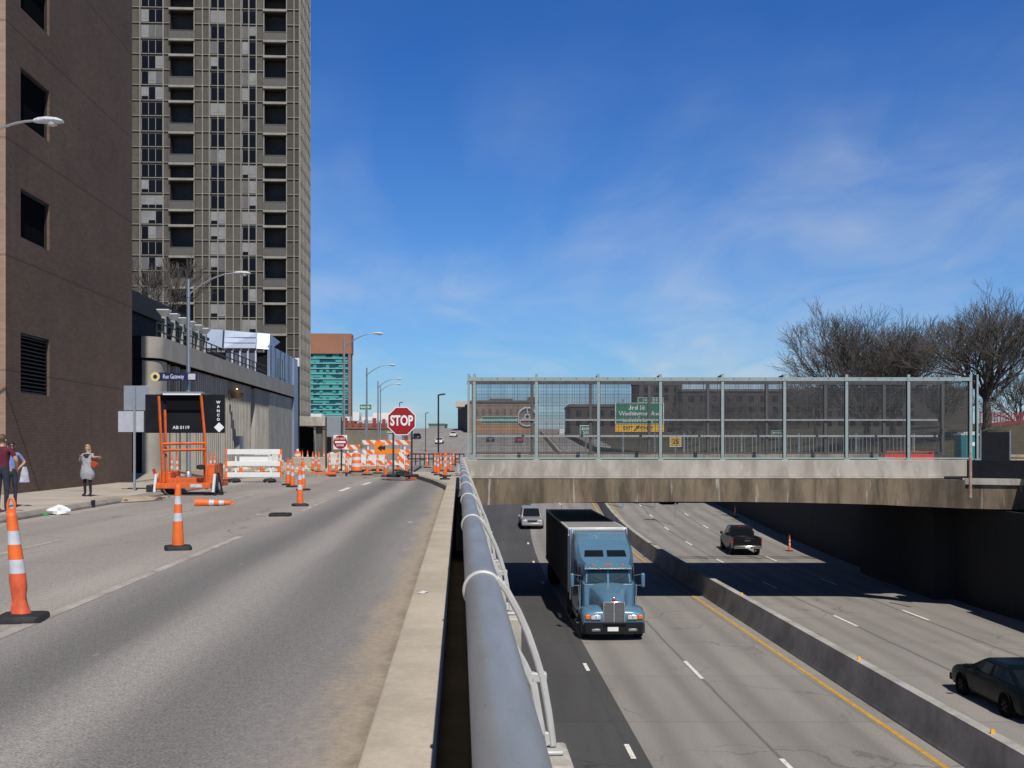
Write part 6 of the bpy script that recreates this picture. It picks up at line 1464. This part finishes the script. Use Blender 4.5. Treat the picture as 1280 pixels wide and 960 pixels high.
    for z, yf, wf, yb, wb_ in ((2.0, -1.80, .93, -5.0, 1.18), (2.70, -2.03, .87, -5.0, 1.18), (2.78, -2.12, .88, -5.0, 1.18), (2.98, -2.75, 1.02, -5.0, 1.20), (3.30, -3.15, 1.06, -5.0, 1.20), (3.80, -4.25, 1.04, -5.05, 1.16), (3.94, -4.75, 1.0, -5.05, 1.12)):
        secs.append([(-wf, yf, z), (wf, yf, z), (wb_, yf - .75 if z < 2.9 else (yf - .35), z), (wb_, yb, z), (-wb_, yb, z), (-wb_, yf - .75 if z < 2.9 else (yf - .35), z)])
    B.loft(secs); roof = B.build('sleeper_roof', m_tblue, t, ang=25, bevel=.03)
    def panel(nm, pts, mat, par, n, th=.02):
        n = Vector(n).normalized(); B = MB(); B.loft([[Vector(p) + n * .004 for p in pts], [Vector(p) + n * th for p in pts]]); return B.build(nm, mat, par, smooth=False)
    fn = (0, .95, .31)
    m_wglass = M('truck_windscreen', (.030, .055, .060), .06, 0, .3, 1.5, spec=.6)
    for s_ in (-1, 1):
        lo, hi = 2.06, 2.64; yl = lambda z: -1.80 - (z - 2.0) * .33
        panel('windscreen', [(s_ * .04, yl(lo), lo), (s_ * .86, yl(lo), lo), (s_ * .82, yl(hi), hi), (s_ * .04, yl(hi), hi)], m_wglass, t, fn)
        panel('wiper', [(s_ * .15, yl(2.10) + .03, 2.10), (s_ * .62, yl(2.30) + .03, 2.30), (s_ * .62, yl(2.33) + .03, 2.33), (s_ * .15, yl(2.13) + .03, 2.13)], m_blackp, t, fn)
        # roof skylights
        yk_ = lambda z: -2.75 - (z - 2.98) * 1.25
        panel('roof_window', [(s_ * .08, yk_(3.01), 3.01), (s_ * .88, yk_(3.01), 3.01), (s_ * .84, yk_(3.24), 3.24), (s_ * .08, yk_(3.24), 3.24)], m_cglass, roof, (0, .62, .78), .03)
        # doors with windows
        sn = (s_, 0, 0)
        dr_ = panel('door', [(s_ * 1.105, -1.95, .95), (s_ * 1.115, -2.9, .95), (s_ * 1.135, -2.9, 2.05), (s_ * 1.10, -1.95, 2.0)], m_tblue, t, sn, .03)
        panel('side_window', [(s_ * 1.05, -2.1, 2.12), (s_ * 1.185, -2.95, 2.12), (s_ * 1.185, -2.95, 2.62), (s_ * 1.08, -2.5, 2.62)], m_cglass, dr_, sn, .03)
        B = MB(); B.box((s_ * 1.46, -2.05, 2.12), (.16, .14, .58)); mr = B.build('mirror', m_tblue, t, bevel=.05); B = MB(); B.tube([(s_ * 1.1, -2.1, 2.3), (s_ * 1.46, -2.07, 2.36)], .025, 6); B.tube([(s_ * 1.1, -2.1, 1.9), (s_ * 1.46, -2.07, 1.9)], .025, 6); B.build('mirror_arm', m_blackp, mr)
        B = MB(); B.lathe([(.32, -.75), (.32, .75)], (s_ * .92, -3.55, .62), 20, 'Y'); B.build('fuel_tank', m_chrome, t)
        for y, w_ in ((-.85, .30), (-5.6, .55), (-6.9, .55)): wheel(t, s_ * (1.22 - w_ / 2), y, .50, w_)
        B = MB(); B.lathe([(.10, 0), (.12, .05), (.12, .22), (.10, .26)], (s_ * 1.12, -1.75, .80), 12); B.build('air_cleaner', m_rim, t)
    B = MB(); secs = []
    for y, z in ((-2.16, 2.74), (-1.90, 2.72), (-1.80, 2.64)): secs.append([(-.96, y - .0, z), (.96, y, z), (.96, y - .02, z - .05), (-.96, y - .02, z - .05)])
    B.loft(secs); vs = B.build('sun_visor', m_tblue, t); B = MB(); B.b2(-.96, .96, -1.805, -1.78, 2.60, 2.635); B.build('visor_edge', m_chrome, vs)
    for x in (-.6, -.12, 0, .12, .6): B = MB(); B.box((x, -2.02, 2.765), (.09, .08, .05)); B.build('marker_lamp', m_amber, vs)
    B = MB(); B.b2(-.95, .95, -1.86, -1.74, 1.97, 2.06); B.build('cowl', m_tblue_d, t)
    for x in (-.42, .40): B = MB(); B.box((x, -2.55, 2.05), (.38, .18, .55)); B.build('seat', M('grey_seat', (.22, .23, .23), .9) if 'grey_seat' not in bpy.data.materials else bpy.data.materials['grey_seat'], cab, bevel=.04)
    for s_ in (-1, 1):
        B = MB(); B.tube([(s_ * 1.22, -5.25, .9), (s_ * 1.22, -5.25, 3.7), (s_ * 1.24, -5.35, 3.95)], .07, 10); B.build('exhaust_stack', m_chrome, t)
        B = MB(); B.tube([(s_ * 1.16, -1.98, 1.0), (s_ * 1.19, -2.0, 1.95)], .018, 6); B.build('grab_handle', m_chrome, t)
        B = MB(); B.b2(s_ * 1.19 - .09, s_ * 1.19 + .09, -2.9, -1.95, .38, .44); B.b2(s_ * 1.19 - .09, s_ * 1.19 + .09, -2.9, -1.95, .66, .71); B.build('step', m_rim, t)
        B = MB(); B.b2(s_ * .46, s_ * .46 + .012, -1.7, -.1, 1.50, 1.52); B.build('hood_trim', m_chrome, hood)
    # chassis and trailer
    B = MB(); B.b2(-.45, .45, -9.0, -.6, .55, .85); B.b2(-1.2, 1.2, -5.0, -1.9, .45, .76); B.build('chassis', m_tblue_d, t)
    tr = MB(); tr.b2(-1.30, 1.30, -20.4, -5.75, 1.15, 3.93); trl = tr.build('trailer', m_trail, t, smooth=False)
    B = MB(); B.b2(-1.22, 1.22, -20.3, -5.80, 3.932, 3.985); B.build('trailer_roof', m_trtop, trl, smooth=False)
    B = MB(); B.b2(-1.31, 1.31, -5.78, -5.62, 3.72, 4.02); B.b2(-1.32, -1.17, -5.78, -5.60, 1.15, 3.72); B.b2(1.17, 1.32, -5.78, -5.60, 1.15, 3.72); B.b2(-1.31, -1.22, -20.4, -5.79, 3.90, 4.0); B.b2(1.22, 1.31, -20.4, -5.79, 3.90, 4.0); B.build('trailer_frame', m_alu, trl, bevel=.035)
    B = MB(); B.b2(-1.16, 1.16, -5.745, -5.70, 1.15, 3.72); B.build('trailer_front', m_trtop, trl)
    for s_ in (-1, 1):
        B = MB(); B.b2(s_ * 1.302 - .012, s_ * 1.302 + .012, -20.4, -5.8, 1.15, 1.32)
        for i in range(24): y = -6.3 - i * .6; B.b2(s_ * 1.302 - .008, s_ * 1.302 + .010, y - .03, y + .03, 1.32, 3.9)
        B.build('trailer_ribs', m_tblue_d, trl, smooth=False)
        for y in (-17.8, -19.0): wheel(t, s_ * 1.0, y, .50, .55, 'trailer_wheel')
semi()
